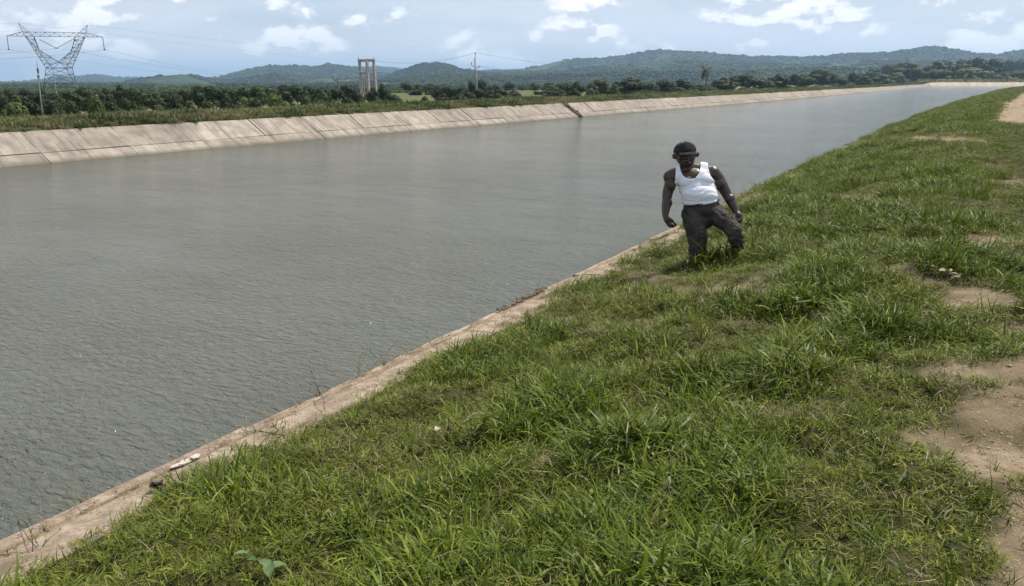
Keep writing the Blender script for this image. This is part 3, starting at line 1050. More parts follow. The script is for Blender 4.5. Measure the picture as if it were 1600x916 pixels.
# ------------------------------------------------------------------ trees
def crown_mesh(name, mat, rnd, n=1500, flat=0.8, lobes=9, leaf=0.042):
    """crown in a unit box: width 1 (x,y -0.5..0.5), height 1 (z 0..1)"""
    L_ = []
    for k in range(lobes):
        a = rnd.uniform(0, 6.283); rr = rnd.uniform(0.0, 0.30) if k else 0
        cz = rnd.uniform(0.28, 0.72) - rr * 0.5
        L_.append((rr * math.cos(a), rr * math.sin(a), cz, rnd.uniform(0.14, 0.25), rnd.uniform(0.16, 0.27)))
    V, Fc, T = [], [], []
    for q in range(n):
        lx, ly, lz, lr, lh = rnd.choice(L_)
        u = Vector((rnd.gauss(0, 1), rnd.gauss(0, 1), rnd.gauss(0, 1))).normalized()
        if u.z < -0.4 and rnd.random() < 0.6: u.z = -u.z
        r = rnd.uniform(0.72, 1.08) if rnd.random() < 0.85 else rnd.uniform(0.3, 1.2)
        c = Vector((lx + u.x * lr * r, ly + u.y * lr * r, lz + u.z * lh * r))
        if c.z < 0.02: c.z = rnd.uniform(0.02, 0.3)
        nrm = (u + Vector((rnd.uniform(-1, 1), rnd.uniform(-1, 1), rnd.uniform(-.4, 1))) * 0.35).normalized()
        t1 = nrm.cross(Vector((rnd.uniform(-1, 1), rnd.uniform(-1, 1), rnd.uniform(-1, 1)))).normalized(); t2 = nrm.cross(t1)
        s = leaf * rnd.uniform(0.55, 1.3)
        b = len(V)
        V += [c - t1 * s, c - t2 * s * 0.62, c + t1 * s, c + t2 * s * 0.62]
        Fc.append((b, b + 1, b + 2, b + 3)); t = rnd.random(); T += [t] * 4
    me = mesh(name, V, Fc)
    add_attr(me, 'tint', T)
    me.materials.append(mat)
    return me


rt = random.Random(17)
CROWN = {k: [crown_mesh('crown', M[k], rt, 2400 if k != 'leaf_light' else 1900, lobes=rt.choice([8, 10, 12])) for _ in range(4 if k in ('leaf_dark', 'leaf_mid') else 3)]
         for k in ('leaf_dark', 'leaf_mid', 'leaf_light', 'leaf_olive')}


def trunk_mesh(rnd):
    mb = MB()
    fork = Vector((rnd.uniform(-.03, .03), rnd.uniform(-.03, .03), 0.3))
    mb.tube([(0, 0, 0), (rnd.uniform(-.02, .02), 0, 0.15), fork], [0.04, 0.032, 0.026], 6)
    for k in range(4):
        a = k * 1.6 + rnd.uniform(-.4, .4)
        e = fork + Vector((math.cos(a) * 0.26, math.sin(a) * 0.26, rnd.uniform(0.22, 0.4)))
        mb.tube([fork, (fork + e) / 2 + Vector((0, 0, -0.03)), e], [0.02, 0.013, 0.006], 5)
    return mesh('trunk', mb.v, mb.f)


TRUNK = [trunk_mesh(rt) for _ in range(4)]
for t in TRUNK: t.materials.append(M['bark'])
TREES = []


def tree(px, ytop, wpx, X=None, D=None, leafk='leaf_dark', zg=-0.6, name='tree', row='back', low=False, hpx=None):
    D = D if D is not None else depth_at_x(px, X)
    c = unp(px, ytop, D)
    g = np.array([c[0], c[1], zg])
    h = c[2] - zg
    w = wpx / F * D
    rnd = random.Random(int(px * 31 + ytop * 7))
    e = empty(name, g, rnd.uniform(0, 6.28))
    tr = link('trunk', rnd.choice(TRUNK), None, e); tr.scale = (w * 0.7, w * 0.7, h * 0.92)
    cb = 0.03 if low else (0.10 if h < 5 else 0.16)
    cr = link('crown', rnd.choice(CROWN[leafk]), None, e)
    cr.location = (0, 0, h * cb); k = 1.2 if row in ('right', 'wood') else 1.08
    cr.scale = (w * (1.5 if row in ('right', 'wood') else 1.28), w * (1.5 if row in ('right', 'wood') else 1.28) * rnd.uniform(0.85, 1.1), h * (1 - cb) * k)
    TREES.append(dict(o=e, px=px, row=row, leaf=leafk, w=wpx, D=D))
    return e


tl = []
# belt on the left, behind the berm: back row
for px, y, w in [(-40, 137, 44), (-8, 138, 40), (16, 139, 38), (38, 137, 40), (62, 139, 36), (84, 140, 36), (106, 139, 38), (128, 134, 38), (150, 140, 34), (168, 137, 32), (184, 133, 36), (204, 135, 38),
                 (224, 139, 34), (242, 138, 34), (263, 140, 34), (286, 137, 36), (306, 131, 34), (326, 132, 42), (347, 136, 36), (364, 139, 30), (381, 134, 36), (402, 134, 34), (421, 131, 36), (441, 130, 38), (463, 133, 36),
                 (484, 133, 34), (504, 134, 34), (522, 136, 30), (541, 130, 36), (558, 139, 26)]:
    tl.append(dict(px=px, ytop=y, wpx=w, X=-78 - 6 * (int(px) % 3), leafk='leaf_mid' if int(px + y) % 4 == 0 else 'leaf_dark', row='back'))
# front row bushes
for px, y, w, lf in [(-20, 156, 46, 'leaf_light'), (22, 159, 52, 'leaf_light'), (50, 155, 34, 'leaf_dark'), (80, 153, 40, 'leaf_dark'), (108, 151, 36, 'leaf_mid'), (148, 150, 36, 'leaf_light'), (172, 155, 34, 'leaf_dark'),
                     (196, 151, 36, 'leaf_dark'), (218, 155, 34, 'leaf_mid'), (244, 152, 38, 'leaf_mid'), (270, 149, 34, 'leaf_dark'), (296, 153, 30, 'leaf_mid'), (324, 147, 40, 'leaf_mid'), (354, 146, 32, 'leaf_dark'), (378, 146, 32, 'leaf_light'),
                     (398, 151, 30, 'leaf_dark'), (430, 147, 46, 'leaf_light'), (456, 154, 26, 'leaf_mid'), (478, 150, 30, 'leaf_mid'), (504, 144, 34, 'leaf_mid'), (520, 154, 24, 'leaf_light'), (542, 149, 28, 'leaf_dark'), (562, 149, 24, 'leaf_olive'), (590, 152, 24, 'leaf_olive')]:
    tl.append(dict(px=px, ytop=y, wpx=w, X=-54, leafk=lf, row='front', low=True))
# middle stretch, in front of the fields
for px, y, w, X, lf in [(580, 136, 26, -80, 'leaf_dark'), (600, 131, 26, -80, 'leaf_dark'), (612, 145, 34, -62, 'leaf_dark'), (634, 129, 22, -150, 'leaf_mid'), (652, 130, 20, -160, 'leaf_mid'), (672, 129, 26, -150, 'leaf_mid'),
                        (664, 148, 20, -58, 'leaf_mid'), (681, 134, 24, -85, 'leaf_dark'), (700, 133, 30, -75, 'leaf_dark'), (722, 134, 30, -72, 'leaf_dark'), (691, 146, 28, -60, 'leaf_dark'), (719, 145, 30, -60, 'leaf_dark'),
                        (735, 125, 18, -110, 'leaf_dark'), (752, 123, 26, -110, 'leaf_dark'), (748, 138, 34, -70, 'leaf_dark'), (772, 131, 26, -90, 'leaf_dark'), (770, 141, 34, -66, 'leaf_dark'), (793, 144, 26, -62, 'leaf_mid'),
                        (797, 128, 22, -150, 'leaf_dark'), (815, 133, 20, -150, 'leaf_mid'), (804, 141, 24, -72, 'leaf_dark'), (836, 129, 26, -140, 'leaf_mid'), (858, 127, 26, -120, 'leaf_mid'),
                        (868, 135, 34, -80, 'leaf_mid'), (882, 127, 38, -84, 'leaf_dark'), (905, 127, 30, -80, 'leaf_dark'), (897, 138, 26, -64, 'leaf_dark')]:
    tl.append(dict(px=px, ytop=y, wpx=w, X=X, leafk=lf, row='middle', low=(y > 133)))
# right stretch along the berm
for px, y, w, X, lf in [(925, 129, 26, -74, 'leaf_mid'), (941, 125, 36, -76, 'leaf_dark'), (923, 141, 20, -58, 'leaf_light'), (962, 131, 18, -70, 'leaf_light'), (987, 124, 56, -74, 'leaf_dark'), (1018, 131, 24, -74, 'leaf_mid'),
                        (1040, 126, 34, -74, 'leaf_dark'), (1069, 125, 34, -74, 'leaf_dark'), (1062, 135, 26, -62, 'leaf_mid'), (1092, 130, 26, -74, 'leaf_mid'), (1128, 123, 34, -74, 'leaf_dark'), (1147, 128, 20, -74, 'leaf_mid'), (1166, 118, 48, -74, 'leaf_dark'),
                        (1192, 124, 24, -74, 'leaf_mid'), (1216, 118, 38, -74, 'leaf_dark'), (1245, 116, 34, -74, 'leaf_dark'), (1277, 110, 36, -80, 'leaf_dark'), (1262, 121, 30, -60, 'leaf_mid'), (1300, 115, 32, -74, 'leaf_dark'), (1316, 120, 26, -58, 'leaf_mid'),
                        (1336, 114, 34, -74, 'leaf_dark'), (1352, 119, 26, -58, 'leaf_mid'), (1366, 108, 34, -90, 'leaf_dark'), (1390, 102, 40, -90, 'leaf_dark'), (1378, 116, 34, -58, 'leaf_mid'), (1402, 115, 26, -56, 'leaf_light')]:
    tl.append(dict(px=px, ytop=y, wpx=w, X=X, leafk=lf, row='right', low=True))
# wood behind the far slabs
for px, y, w, D, lf in [(1412, 99, 50, 640, 'leaf_dark'), (1432, 108, 26, 600, 'leaf_mid'), (1461, 98, 40, 680, 'leaf_dark'), (1486, 98, 34, 690, 'leaf_dark'), (1506, 96, 34, 690, 'leaf_dark'), (1529, 92, 40, 700, 'leaf_dark'), (1552, 93, 38, 680, 'leaf_dark'),
                        (1408, 117, 22, 560, 'leaf_light'), (1463, 108, 48, 585, 'leaf_mid'), (1516, 106, 50, 590, 'leaf_light'), (1560, 116, 22, 590, 'leaf_olive'), (1590, 109, 48, 600, 'leaf_olive'), (1578, 93, 24, 1000, 'leaf_mid'), (1596, 96, 30, 980, 'leaf_mid'), (1640, 104, 60, 700, 'leaf_mid')]:
    tl.append(dict(px=px, ytop=y, wpx=w, D=D, leafk=lf, row='wood', low=True, zg=0.5))
for t in tl: tree(**t)
# labels that single each tree out: colour, then order from a landmark of the skyline
MARKS = [(95, 'lattice pylon'), (575, 'concrete gantry'), (743, 'slender utility pole'), (1102, 'ragged palm'), (1433, 'corner of the canal lining')]
CN = {'leaf_dark': 'dark green', 'leaf_mid': 'mid green', 'leaf_light': 'light green', 'leaf_olive': 'olive brown'}
ROWN = {'back': 'tree, rear of left belt', 'front': 'bush behind the berm', 'middle': 'tree by the fields', 'right': 'tree above the far bank', 'wood': 'tree behind pale bend slabs'}
ORD = ['', 'nearest', 'second', 'third', 'fourth', 'fifth', 'sixth', 'seventh', 'eighth', 'ninth', 'tenth', 'eleventh', 'twelfth', 'thirteenth', 'fourteenth', 'fifteenth', 'sixteenth', 'seventeenth', 'eighteenth', 'nineteenth', 'twentieth']
used = {}
for t in TREES:
    mk = min(MARKS, key=lambda q: abs(q[0] - t['px']))
    side = 'left' if t['px'] < mk[0] else 'right'
    t['key'] = (t['leaf'], t['row'], mk[1], side); t['mx'] = mk[0]
    used.setdefault(t['key'], []).append(t)
for key, L_ in used.items():
    L_.sort(key=lambda t: abs(t['px'] - t['mx']))
    for i, t in enumerate(L_):
        props(t['o'], '%s %s, %s %s of %s' % (CN[key[0]], ROWN[key[1]], ORD[i + 1], key[3], key[2]), 'tree', 'trees and bushes beyond the canal')

# distant scrub on the plain and at the foot of the hills: one far-off mass
DS = bpy.data.collections.new('scrub_prototypes')
for k in ('leaf_dark', 'leaf_mid', 'leaf_light'):
    for q in range(2):
        o = bpy.data.objects.new('scrub_%s_%d' % (k, q), crown_mesh('scrub_crown', M[k], rt, 260, leaf=0.12, lobes=6)); DS.objects.link(o)
n = 9000
px = RNG.uniform(-150, 1700, n); D = 190 + 1250 * RNG.uniform(0, 1, n) ** 0.75
r = np.array([unp(a, 126, 1.0) - CAM for a in px])
P = np.stack([r[:, 0] * D, r[:, 1] * D, plain_z(r[:, 0] * D, 0) - 0.1], 1)
cl = fbm(P[:, 0] / 60, P[:, 1] / 60, 3, 81)
fld = ((px > 605) & (px < 700)) | ((px > 775) & (px < 860)) | ((px > 1440))
ok = (cl > np.where(fld & (D < 750), 0.60, np.where(px < 600, 0.25, 0.42))) & (P[:, 0] < -62)
ok &= ~((px > 1400) & (D < 760))
P = P[ok]; n = len(P); D = D[ok]
sz = np.interp(D, [190, 400, 700, 1400], [2.6, 2.5, 2.6, 3.6]) * RNG.uniform(0.7, 1.4, n)
scatter('distant_scrub', DS, P, np.stack([np.zeros(n), np.zeros(n), RNG.uniform(0, 6.28, n)], 1), np.stack([sz * 2.2, sz * 2.2, sz * 0.72], 1), np.array([0, 1, 4, 5, 4, 5])[RNG.randint(0, 6, n)])

# the forest on the hills, crown by crown, as one mass
HP = []
n = 150000
ia = RNG.uniform(len(pxs) * 0.0, len(pxs) - 1.01, n); ir = RNG.uniform(0, len(rs) - 1.01, n)
i0, j0 = ia.astype(int), ir.astype(int)
hz = H[i0, j0]; fx_, fy_ = ia - i0, ir - j0
def bil(G): return G[i0, j0] * (1 - fx_) * (1 - fy_) + G[i0 + 1, j0] * fx_ * (1 - fy_) + G[i0, j0 + 1] * (1 - fx_) * fy_ + G[i0 + 1, j0 + 1] * fx_ * fy_
hx, hy, hz = bil(HX), bil(HY), bil(H)
rr_ = np.hypot(hx, hy)
front = bil(np.gradient(H, axis=1)) > -0.9            # the slopes that face the valley, and the crests
clr = fbm(hx / 150, hy / 150, 3, 95)
ok = front & (clr > 0.36) & (i0 > 40) & (i0 < len(pxs) - 40)
hx, hy, hz, rr_ = hx[ok], hy[ok], hz[ok], rr_[ok]
n = len(hx); print('hill crowns', n)
sz = np.interp(rr_, [1100, 2300, 4600], [9, 15, 26]) * RNG.uniform(0.6, 1.35, n)
hm = fbm(hx / 220, hy / 220, 3, 96)
pk_ = np.where(RNG.uniform(0, 1, n) < smooth01((hm - 0.35) / 0.3), RNG.randint(2, 4, n), RNG.randint(0, 2, n))
pk = np.where((RNG.uniform(0, 1, n) < smooth01((fbm(hx / 160, hy / 160, 4, 99) - 0.50) / 0.15) * 0.85), RNG.randint(4, 6, n) if True else 0, pk_)
# prototypes sort by name: dark 0-1, light 2-3, mid 4-5
pk = np.choose(pk, [0, 1, 4, 5, 2, 3])
scatter('hill_forest', DS, np.stack([hx, hy, hz - sz * 0.2], 1), np.stack([np.zeros(n), np.zeros(n), RNG.uniform(0, 6.28, n)], 1), np.stack([sz * 1.3, sz * 1.3, sz * 0.62], 1), pk)

# the bare branches of a dead tree rising over the belt
D = depth_at_x(527, -90)
base = unp(529, 160, D); base[2] = -0.6
t = empty('dead_tree', base)
props(t, 'leafless dead tree with forked branches above the left tree belt', 'tree')
mb = MB(); q = lambda x, y, dz=0: rel(unp(x, y, D + dz), base)
mb.tube([(0, 0, 0), q(529, 145), q(528, 133), q(527, 128)], [0.14, 0.12, 0.09, 0.07], 6); mb.build('trunk', M['dead_wood'], t)
for pts in ([(527, 129), (523, 125), (516, 121), (513, 117)], [(523, 125), (521, 120), (518, 119)], [(527, 128), (530, 122), (532, 116), (537, 113)], [(531, 119), (534, 119), (537, 117)], [(528, 126), (526, 120), (528, 114)], [(529, 138), (538, 132), (547, 127), (553, 124)], [(545, 128), (549, 128), (552, 128)]):
    mb = MB(); mb.tube([q(x, y, k * 0.3 - .3) for k, (x, y) in enumerate(pts)], [0.07, 0.05, 0.035, 0.02][:len(pts)], 5); mb.build('branch', M['dead_wood'], t)

# the ragged palm
D = depth_at_x(1103, -50)
base = unp(1104, 146, D)
base[2] = 0.4
pt = empty('palm_tree', base)
props(pt, 'ragged half dead palm on the far berm with bare upper fronds', 'tree')
q = lambda x, y, dz=0: rel(unp(x, y, D + dz), base)
mb = MB(); mb.tube([(0, 0, 0), q(1104, 135), q(1103, 122), q(1102, 112)], [0.20, 0.17, 0.15, 0.18], 8); mb.build('trunk', M['dead_wood'], pt, True)
rp_ = random.Random(5)
for k in range(26):
    a = rp_.uniform(0, 6.283); up = rp_.uniform(-0.6, 1.3); ln = rp_.uniform(1.2, 2.2)
    o0 = Vector(q(1102, 111)); dead = up > 0.55
    V, Fc, T = [], [], []
    p = o0.copy(); el = up
    prev = None
    mb = MB(); pts = [tuple(p)]
    for s in range(5):
        el -= 0.28 if not dead else 0.08
        p = p + Vector((math.cos(a) * math.cos(el), math.sin(a) * math.cos(el), math.sin(el))) * ln / 5
        pts.append(tuple(p))
    mb.tube(pts, [0.045, 0.04, 0.035, 0.03, 0.02, 0.012], 4)
    nl = 5 if dead else 16
    for j in range(nl):
        f = 0.25 + 0.75 * j / nl; i = min(4, int(f * 5)); c = Vector(pts[i]).lerp(Vector(pts[i + 1]), f * 5 - i)
        for sd in (-1, 1):
            dr = Vector((-math.sin(a) * sd, math.cos(a) * sd, -0.9 + rp_.uniform(-.3, .3))).normalized() * rp_.uniform(0.25, 0.5)
            w = Vector((math.cos(a), math.sin(a), 0)) * 0.035
            mb.add([c - w, c + w, c + dr], [(0, 1, 2)])
    o = mb.build('frond', M['dead_wood'] if dead else M['leaf_olive' if k % 3 else 'leaf_dark'], pt)

# ------------------------------------------------------------------ lattice pylon
PD = 232.0
pb = unp(98, 152, PD); pb[2] = -0.6
pyl = empty('pylon', pb)
props(pyl, 'steel lattice power pylon with wide crossarm and V window at far left', 'pylon')


def pz(x, y, dz=0.0):
    """crop coordinates of the pylon study (5 to a photo pixel) at a depth offset in metres"""
    return Vector(rel(unp(x / 5, 20 + y / 5, PD + dz), pb))


def lerp(a, b, t): return a + (b - a) * t


MAIN, BR = 0.105, 0.055


def ladder(mb, a0, a1, b0, b1, n, r=BR):
    """zigzag bracing between two chords"""
    for k in range(n):
        t0, t1 = k / n, (k + 1) / n
        if k % 2 == 0: mb.bar(lerp(a0, a1, t0), lerp(b0, b1, t1), r)
        else: mb.bar(lerp(b0, b1, t0), lerp(a0, a1, t1), r)
        mb.bar(lerp(a0, a1, t1), lerp(b0, b1, t1), r * 0.8)


# corners of the waist and of the feet: back-left, front-left, front-right, back-right
wa = [pz(360, 432, 2.6), pz(412, 434, -2.6), pz(515, 434, -2.6), pz(565, 430, 2.6)]
ft = [pz(345, 690, 4.6), pz(470, 705, -4.6), pz(632, 735, -4.6), pz(575, 690, 4.6)]
for v in ft: v.z = 0
ft[0] = pz(340, 668, 4.6); ft[1] = pz(448, 680, -4.6); ft[2] = pz(640, 690, -4.6); ft[3] = pz(615, 668, 4.6)
for v in ft: v.z = 0
for a_, b_ in zip(wa, ft):
    mb = MB(); mb.bar(b_, a_, MAIN, MAIN * 0.9); mb.build('leg', M['steel'], pyl)
mb = MB()
for i in range(4):
    j = (i + 1) % 4
    mb.bar(wa[i], wa[j], MAIN * 0.8)
    for (t0, t1) in ((0, .26), (.26, .58), (.58, 1.0)):
        mb.bar(lerp(wa[i], ft[i], t0), lerp(wa[j], ft[j], t1), BR); mb.bar(lerp(wa[j], ft[j], t0), lerp(wa[i], ft[i], t1), BR)
        if t1 < 1: mb.bar(lerp(wa[i], ft[i], t1), lerp(wa[j], ft[j], t1), BR)
mb.build('bracing', M['steel'], pyl)
# the two raking arms of the window
top_l = [pz(196, 182, 1.4), pz(206, 186, -1.4)]
top_l_in = [pz(262, 184, 1.2), pz(268, 188, -1.2)]
top_r = [pz(664, 190, 1.4), pz(655, 192, -1.4)]
top_r_in = [pz(585, 188, 1.2), pz(592, 192, -1.2)]
for (outs, ins, w_out, w_in, knee) in ((top_l, top_l_in, (wa[0], wa[1]), (pz(455, 384, 1.5), pz(470, 390, -1.5)), (pz(300, 286, 1.2), pz(308, 292, -1.2))),
                                       (top_r, top_r_in, (wa[3], wa[2]), (pz(455, 384, 1.5), pz(470, 390, -1.5)), (pz(560, 300, 1.2), pz(552, 306, -1.2)))):
    mb = MB()
    for k in (0, 1):
        mb.bar(w_out[k], outs[k], MAIN * 0.85)
        mb.bar(ins[k], knee[k], MAIN * 0.7); mb.bar(knee[k], w_in[k], MAIN * 0.7); mb.bar(w_in[k], wa[2 if outs is top_l else 1] if k else wa[3 if outs is top_l else 0], MAIN * 0.7)
        mid = lerp(outs[k], w_out[k], 0.46)
        ladder(mb, outs[k], mid, ins[k], knee[k], 4)
        ladder(mb, mid, w_out[k], knee[k], w_in[k], 5)
    ladder(mb, outs[0], w_out[0], outs[1], w_out[1], 8, BR * 0.8)
    mb.build('window_arm', M['steel'], pyl)
# crossarm
mb = MB()
tipl, tipr = pz(48, 182), pz(806, 191)
for dz in (1.2, -1.2):
    a0, a1 = pz(165, 183, dz), pz(690, 190, dz)
    b0, b1 = pz(170, 149, dz * .8), pz(682, 158, dz * .8)
    mb.bar(a0, a1, MAIN * 0.75); mb.bar(b0, b1, MAIN * 0.65)
    for (tp, e, f) in ((tipl, a0, b0), (tipr, a1, b1)):
        mb.bar(tp, e, MAIN * 0.75); mb.bar(tp, f, MAIN * 0.65)
        for t in (0.35, 0.68): mb.bar(lerp(tp, e, t), lerp(tp, f, t), BR)
        mb.bar(lerp(tp, e, .35), lerp(tp, f, .68), BR); mb.bar(lerp(tp, e, .68), f, BR)
    ladder(mb, a0, a1, b0, b1, 14)
for k in range(9): mb.bar(lerp(pz(165, 183, 1.2), pz(690, 190, 1.2), k / 8), lerp(pz(165, 183, -1.2), pz(690, 190, -1.2), (k + .5) / 8.5), BR * .8)
mb.build('crossarm', M['steel'], pyl)
for (tip, o_, i_) in ((pz(142, 80), (196, 182), (262, 184)), (pz(685, 97), (664, 190), (585, 188))):
    mb = MB()
    for dz in (1.1, -1.1):
        mb.bar(tip, pz(*o_, dz), MAIN * .8, MAIN * .6); mb.bar(tip, pz(*i_, dz), MAIN * .55)
        for t in (.4, .7): mb.bar(lerp(tip, pz(*o_, dz), t), lerp(tip, pz(*i_, dz), t), BR)
    mb.build('peak', M['steel'], pyl)
ATT = [pz(68, 288), pz(440, 278), pz(816, 290)]


def insul(a, b):
    mb = MB(); a, b = Vector(a), Vector(b)
    n = 11
    mb.bar(a, b, 0.06, n=5)
    for k in range(n):
        t = 0.08 + 0.86 * k / (n - 1)
        c = lerp(a, b, t); d = (b - a).normalized() * 0.05
        mb.bar(c - d, c + d, 0.17, 0.10, n=7)
    mb.build('insulator_string', M['insulator'], pyl)


insul(pz(54, 186), ATT[0]); insul(pz(801, 194), ATT[2]); insul(pz(305, 208), ATT[1]); insul(pz(586, 200), ATT[1])
for a_ in ATT:
    mb = MB(); mb.box(a_, (0.7, 0.25, 0.25)); mb.build('clamp', M['steel'], pyl)


def wire(name, pts, label, r=0.028, sag=0.0):
    """pts: world points; straight spans with a parabolic sag"""
    P = []
    for (a, b, sg) in pts:
        a, b = Vector(a), Vector(b)
        for k in range(25):
            t = k / 24
            c = lerp(a, b, t); c.z -= 4 * sg * t * (1 - t); P.append(c)
    Q = [P[0]]
    for c in P[1:]:
        if (c - Q[-1]).length > 0.05: Q.append(c)
    mb = MB(); mb.tube(Q, r, 4)
    return props(mb.build(name, M['wire'], None), label, 'power line')


pbv = Vector(pb)
WZ = [('lowest conductor from the left end of the pylon crossarm, slung toward the hills', ATT[0], (-330, 62, 120), (560, 141, 900), 4.0),
      ('middle conductor hanging from the V of insulators in the pylon window', ATT[1], (-330, 84, 120), (640, 140, 900), 6.0),
      ('conductor from the right end of the pylon crossarm, running to the right', ATT[2], (-330, 100, 120), (700, 138, 900), 11.0)]
for lb, at_, (lx, ly, ld), (rx, ry, rdp), sg in WZ:
    P = at_ + pbv
    wire('power_line', [(unp(lx, ly, ld), P, 1.0), (P, unp(rx, ry, rdp), sg)], lb)
wire('power_line', [(unp(-330, 30, 120), pz(142, 80) + pbv, 0.6), (pz(142, 80) + pbv, unp(820, 118, 900), 3.0)], 'thin earth wire from the left peak of the pylon', 0.018)
wire('power_line', [(unp(-330, 60, 120), pz(685, 97) + pbv, 0.6), (pz(685, 97) + pbv, unp(900, 112, 900), 3.0)], 'thin earth wire from the right peak of the pylon', 0.018)

# leaning old pole in front of the pylon
D = depth_at_x(62, -47.5)
b0 = unp(66.5, 176, D)
o = empty('leaning_pole', b0)
props(o, 'thin weathered leaning pole standing on the berm in front of the pylon', 'pole')
q = lambda x, y, dz=0: rel(unp(x / 5, 20 + y / 5, D + dz), b0)
mb = MB(); mb.tube([(0, 0, -0.3), q(322, 700), q(310, 600), q(300, 520), q(294, 470)], [0.045, 0.038, 0.03, 0.028, 0.024], 6); mb.build('pole', M['post'], o, True)
mb = MB(); mb.tube([q(294, 470), q(291, 430), q(288, 365)], [0.02, 0.016, 0.008], 5); mb.build('tip', M['dead_wood'], o)
mb = MB(); mb.tube([q(326, 720), q(338, 660), q(348, 600), q(350, 560)], [0.02, 0.018, 0.015, 0.01], 5); mb.build('stay', M['dead_wood'], o)
mb = MB(); mb.box(q(296, 455), (0.08, 0.07, 0.3)); mb.box(q(300, 500), (0.07, 0.09, 0.2)); mb.build('bracket', M['dead_wood'], o)

# concrete gantry of three posts
D = 150.0
b0 = unp(575, 164, D); b0[2] = -0.6
o = empty('gantry', b0)
props(o, 'three post concrete gantry with a top beam beyond the far berm', 'gantry')
q = lambda x, y, dz=0: rel(unp(300 + x / 5, 60 + y / 5, D + dz), b0)
for (x0, x1, dz, w) in ((1308, 1332, 0, 0.27), (1366, 1386, -0.5, 0.29), (1418, 1444, 0, 0.27)):
    a, b = Vector(q(x1, 515, dz)), Vector(q(x0, 172, dz))
    a.z = -0.05
    mb = MB(); mb.bar(a, b, w * 1.2, w, n=4); mb.build('post', M['post'], o)
mb = MB(); a, b = Vector(q(1352, 500, .35)), Vector(q(1346, 330, .35)); a.z = 0; mb.bar(a, b, 0.10, 0.08); mb.build('brace_post', M['post'], o)
mb = MB(); mb.bar(q(1296, 175, -.25), q(1426, 172, -.25), 0.30, n=4); mb.build('beam', M['post'], o)
for (xa, ya, xb, yb) in ((1316, 270, 1366, 272), (1374, 284, 1424, 284), (1320, 322, 1368, 322)):
    mb = MB(); mb.bar(q(xa, ya, -.15), q(xb, yb, -.15), 0.17, n=4); mb.build('rung', M['post'], o)
for x, y0, y1 in ((1299, 172, 146), (1368, 170, 156), (1422, 172, 150)):
    mb = MB(); mb.bar(q(x, y0, -.25), q(x, y1, -.25), 0.055, n=6); mb.build('pin_insulator', M['insulator'], o)

# utility pole
D = 150.0
b0 = unp(746.5, 160, D); b0[2] = -0.6
o = empty('utility_pole', b0)
props(o, 'slender grey utility pole with small insulator brackets beside the tree clump', 'pole')
q = lambda x, y, dz=0: rel(unp(600 + x / 5, 60 + y / 5, D + dz), b0)
a = Vector(q(733, 488)); a.z = 0
mb = MB(); mb.tube([a, q(721, 320), q(710, 158)], [0.25, 0.21, 0.17], 8); mb.build('pole', M['post_grey'], o, True)
mb = MB(); mb.tube([q(711, 170), q(713, 118)], [0.06, 0.05], 5); mb.build('top_bracket', M['steel'], o)
mb = MB(); mb.tube([q(716, 224), q(700, 220), q(686, 214), q(685, 206)], 0.05, 5); mb.build('bracket', M['steel'], o)
mb = MB(); mb.tube([q(716, 230), q(730, 232), q(741, 230), q(742, 224)], 0.05, 5); mb.build('bracket', M['steel'], o)
for x, y in ((713, 118), (684, 200), (743, 222)):
    mb = MB(); c = Vector(q(x, y)); mb.bar(c + Vector((0, 0, -.12)), c + Vector((0, 0, .02)), 0.09, 0.13, n=7); mb.bar(c + Vector((0, 0, .05)), c + Vector((0, 0, .2)), 0.12, 0.05, n=7); mb.build('insulator', M['insulator'], o)
mb = MB(); mb.bar(q(686, 205), q(682, 186), 0.04, n=5); mb.build('pin', M['steel'], o)
wire('power_line', [(unp(571.5, 93, 149.8), unp(742.6, 82.5, 150), 1.2), (unp(742.6, 82.5, 150), unp(1010, 111, 420), 1.5)], 'thin wire from gantry over utility pole top to the right', 0.022)
wire('power_line', [(unp(748.6, 104, 150), unp(980, 118, 420), 2.0)], 'thin lower wire leaving the utility pole bracket to the right', 0.02)

# ------------------------------------------------------------------ small things on the kerb and in the grass
def irregular_plate(name, c, rx, ry, th, mat, rnd, rot, n=11, tilt=(0, 0), bend=0.0, label=None, cat=None):
    V = []
    rad = [rnd.uniform(0.62, 1.1) for _ in range(n)]
    for z in (0, th):
        for k in range(n):
            a = 2 * math.pi * k / n
            x, y = math.cos(a) * rx * rad[k], math.sin(a) * ry * rad[k]
            V.append((x, y, z + bend * (x / rx) ** 2 * rx + rnd.uniform(-.2, .2) * th))
    V.append((0, 0, 0)); V.append((0, 0, th * 1.3))
    Fc = []
    for k in range(n):
        j = (k + 1) % n
        Fc += [(k, j, n + j, n + k), (2 * n, j, k), (2 * n + 1, n + k, n + j)]
    o = link(name, mesh(name, V, Fc, False), mat)
    o.location = c; o.rotation_euler = (tilt[0], tilt[1], rot)
    if label: props(o, label, cat)
    return o


rq = random.Random(77)
kr = math.pi / 2


def kerb_hit(px, py, dz=0.0):
    r = unp(px, py, 1.0) - CAM
    t = (1.272 - CZ) / r[2]
    P = CAM + r * t; P[2] += dz
    return P


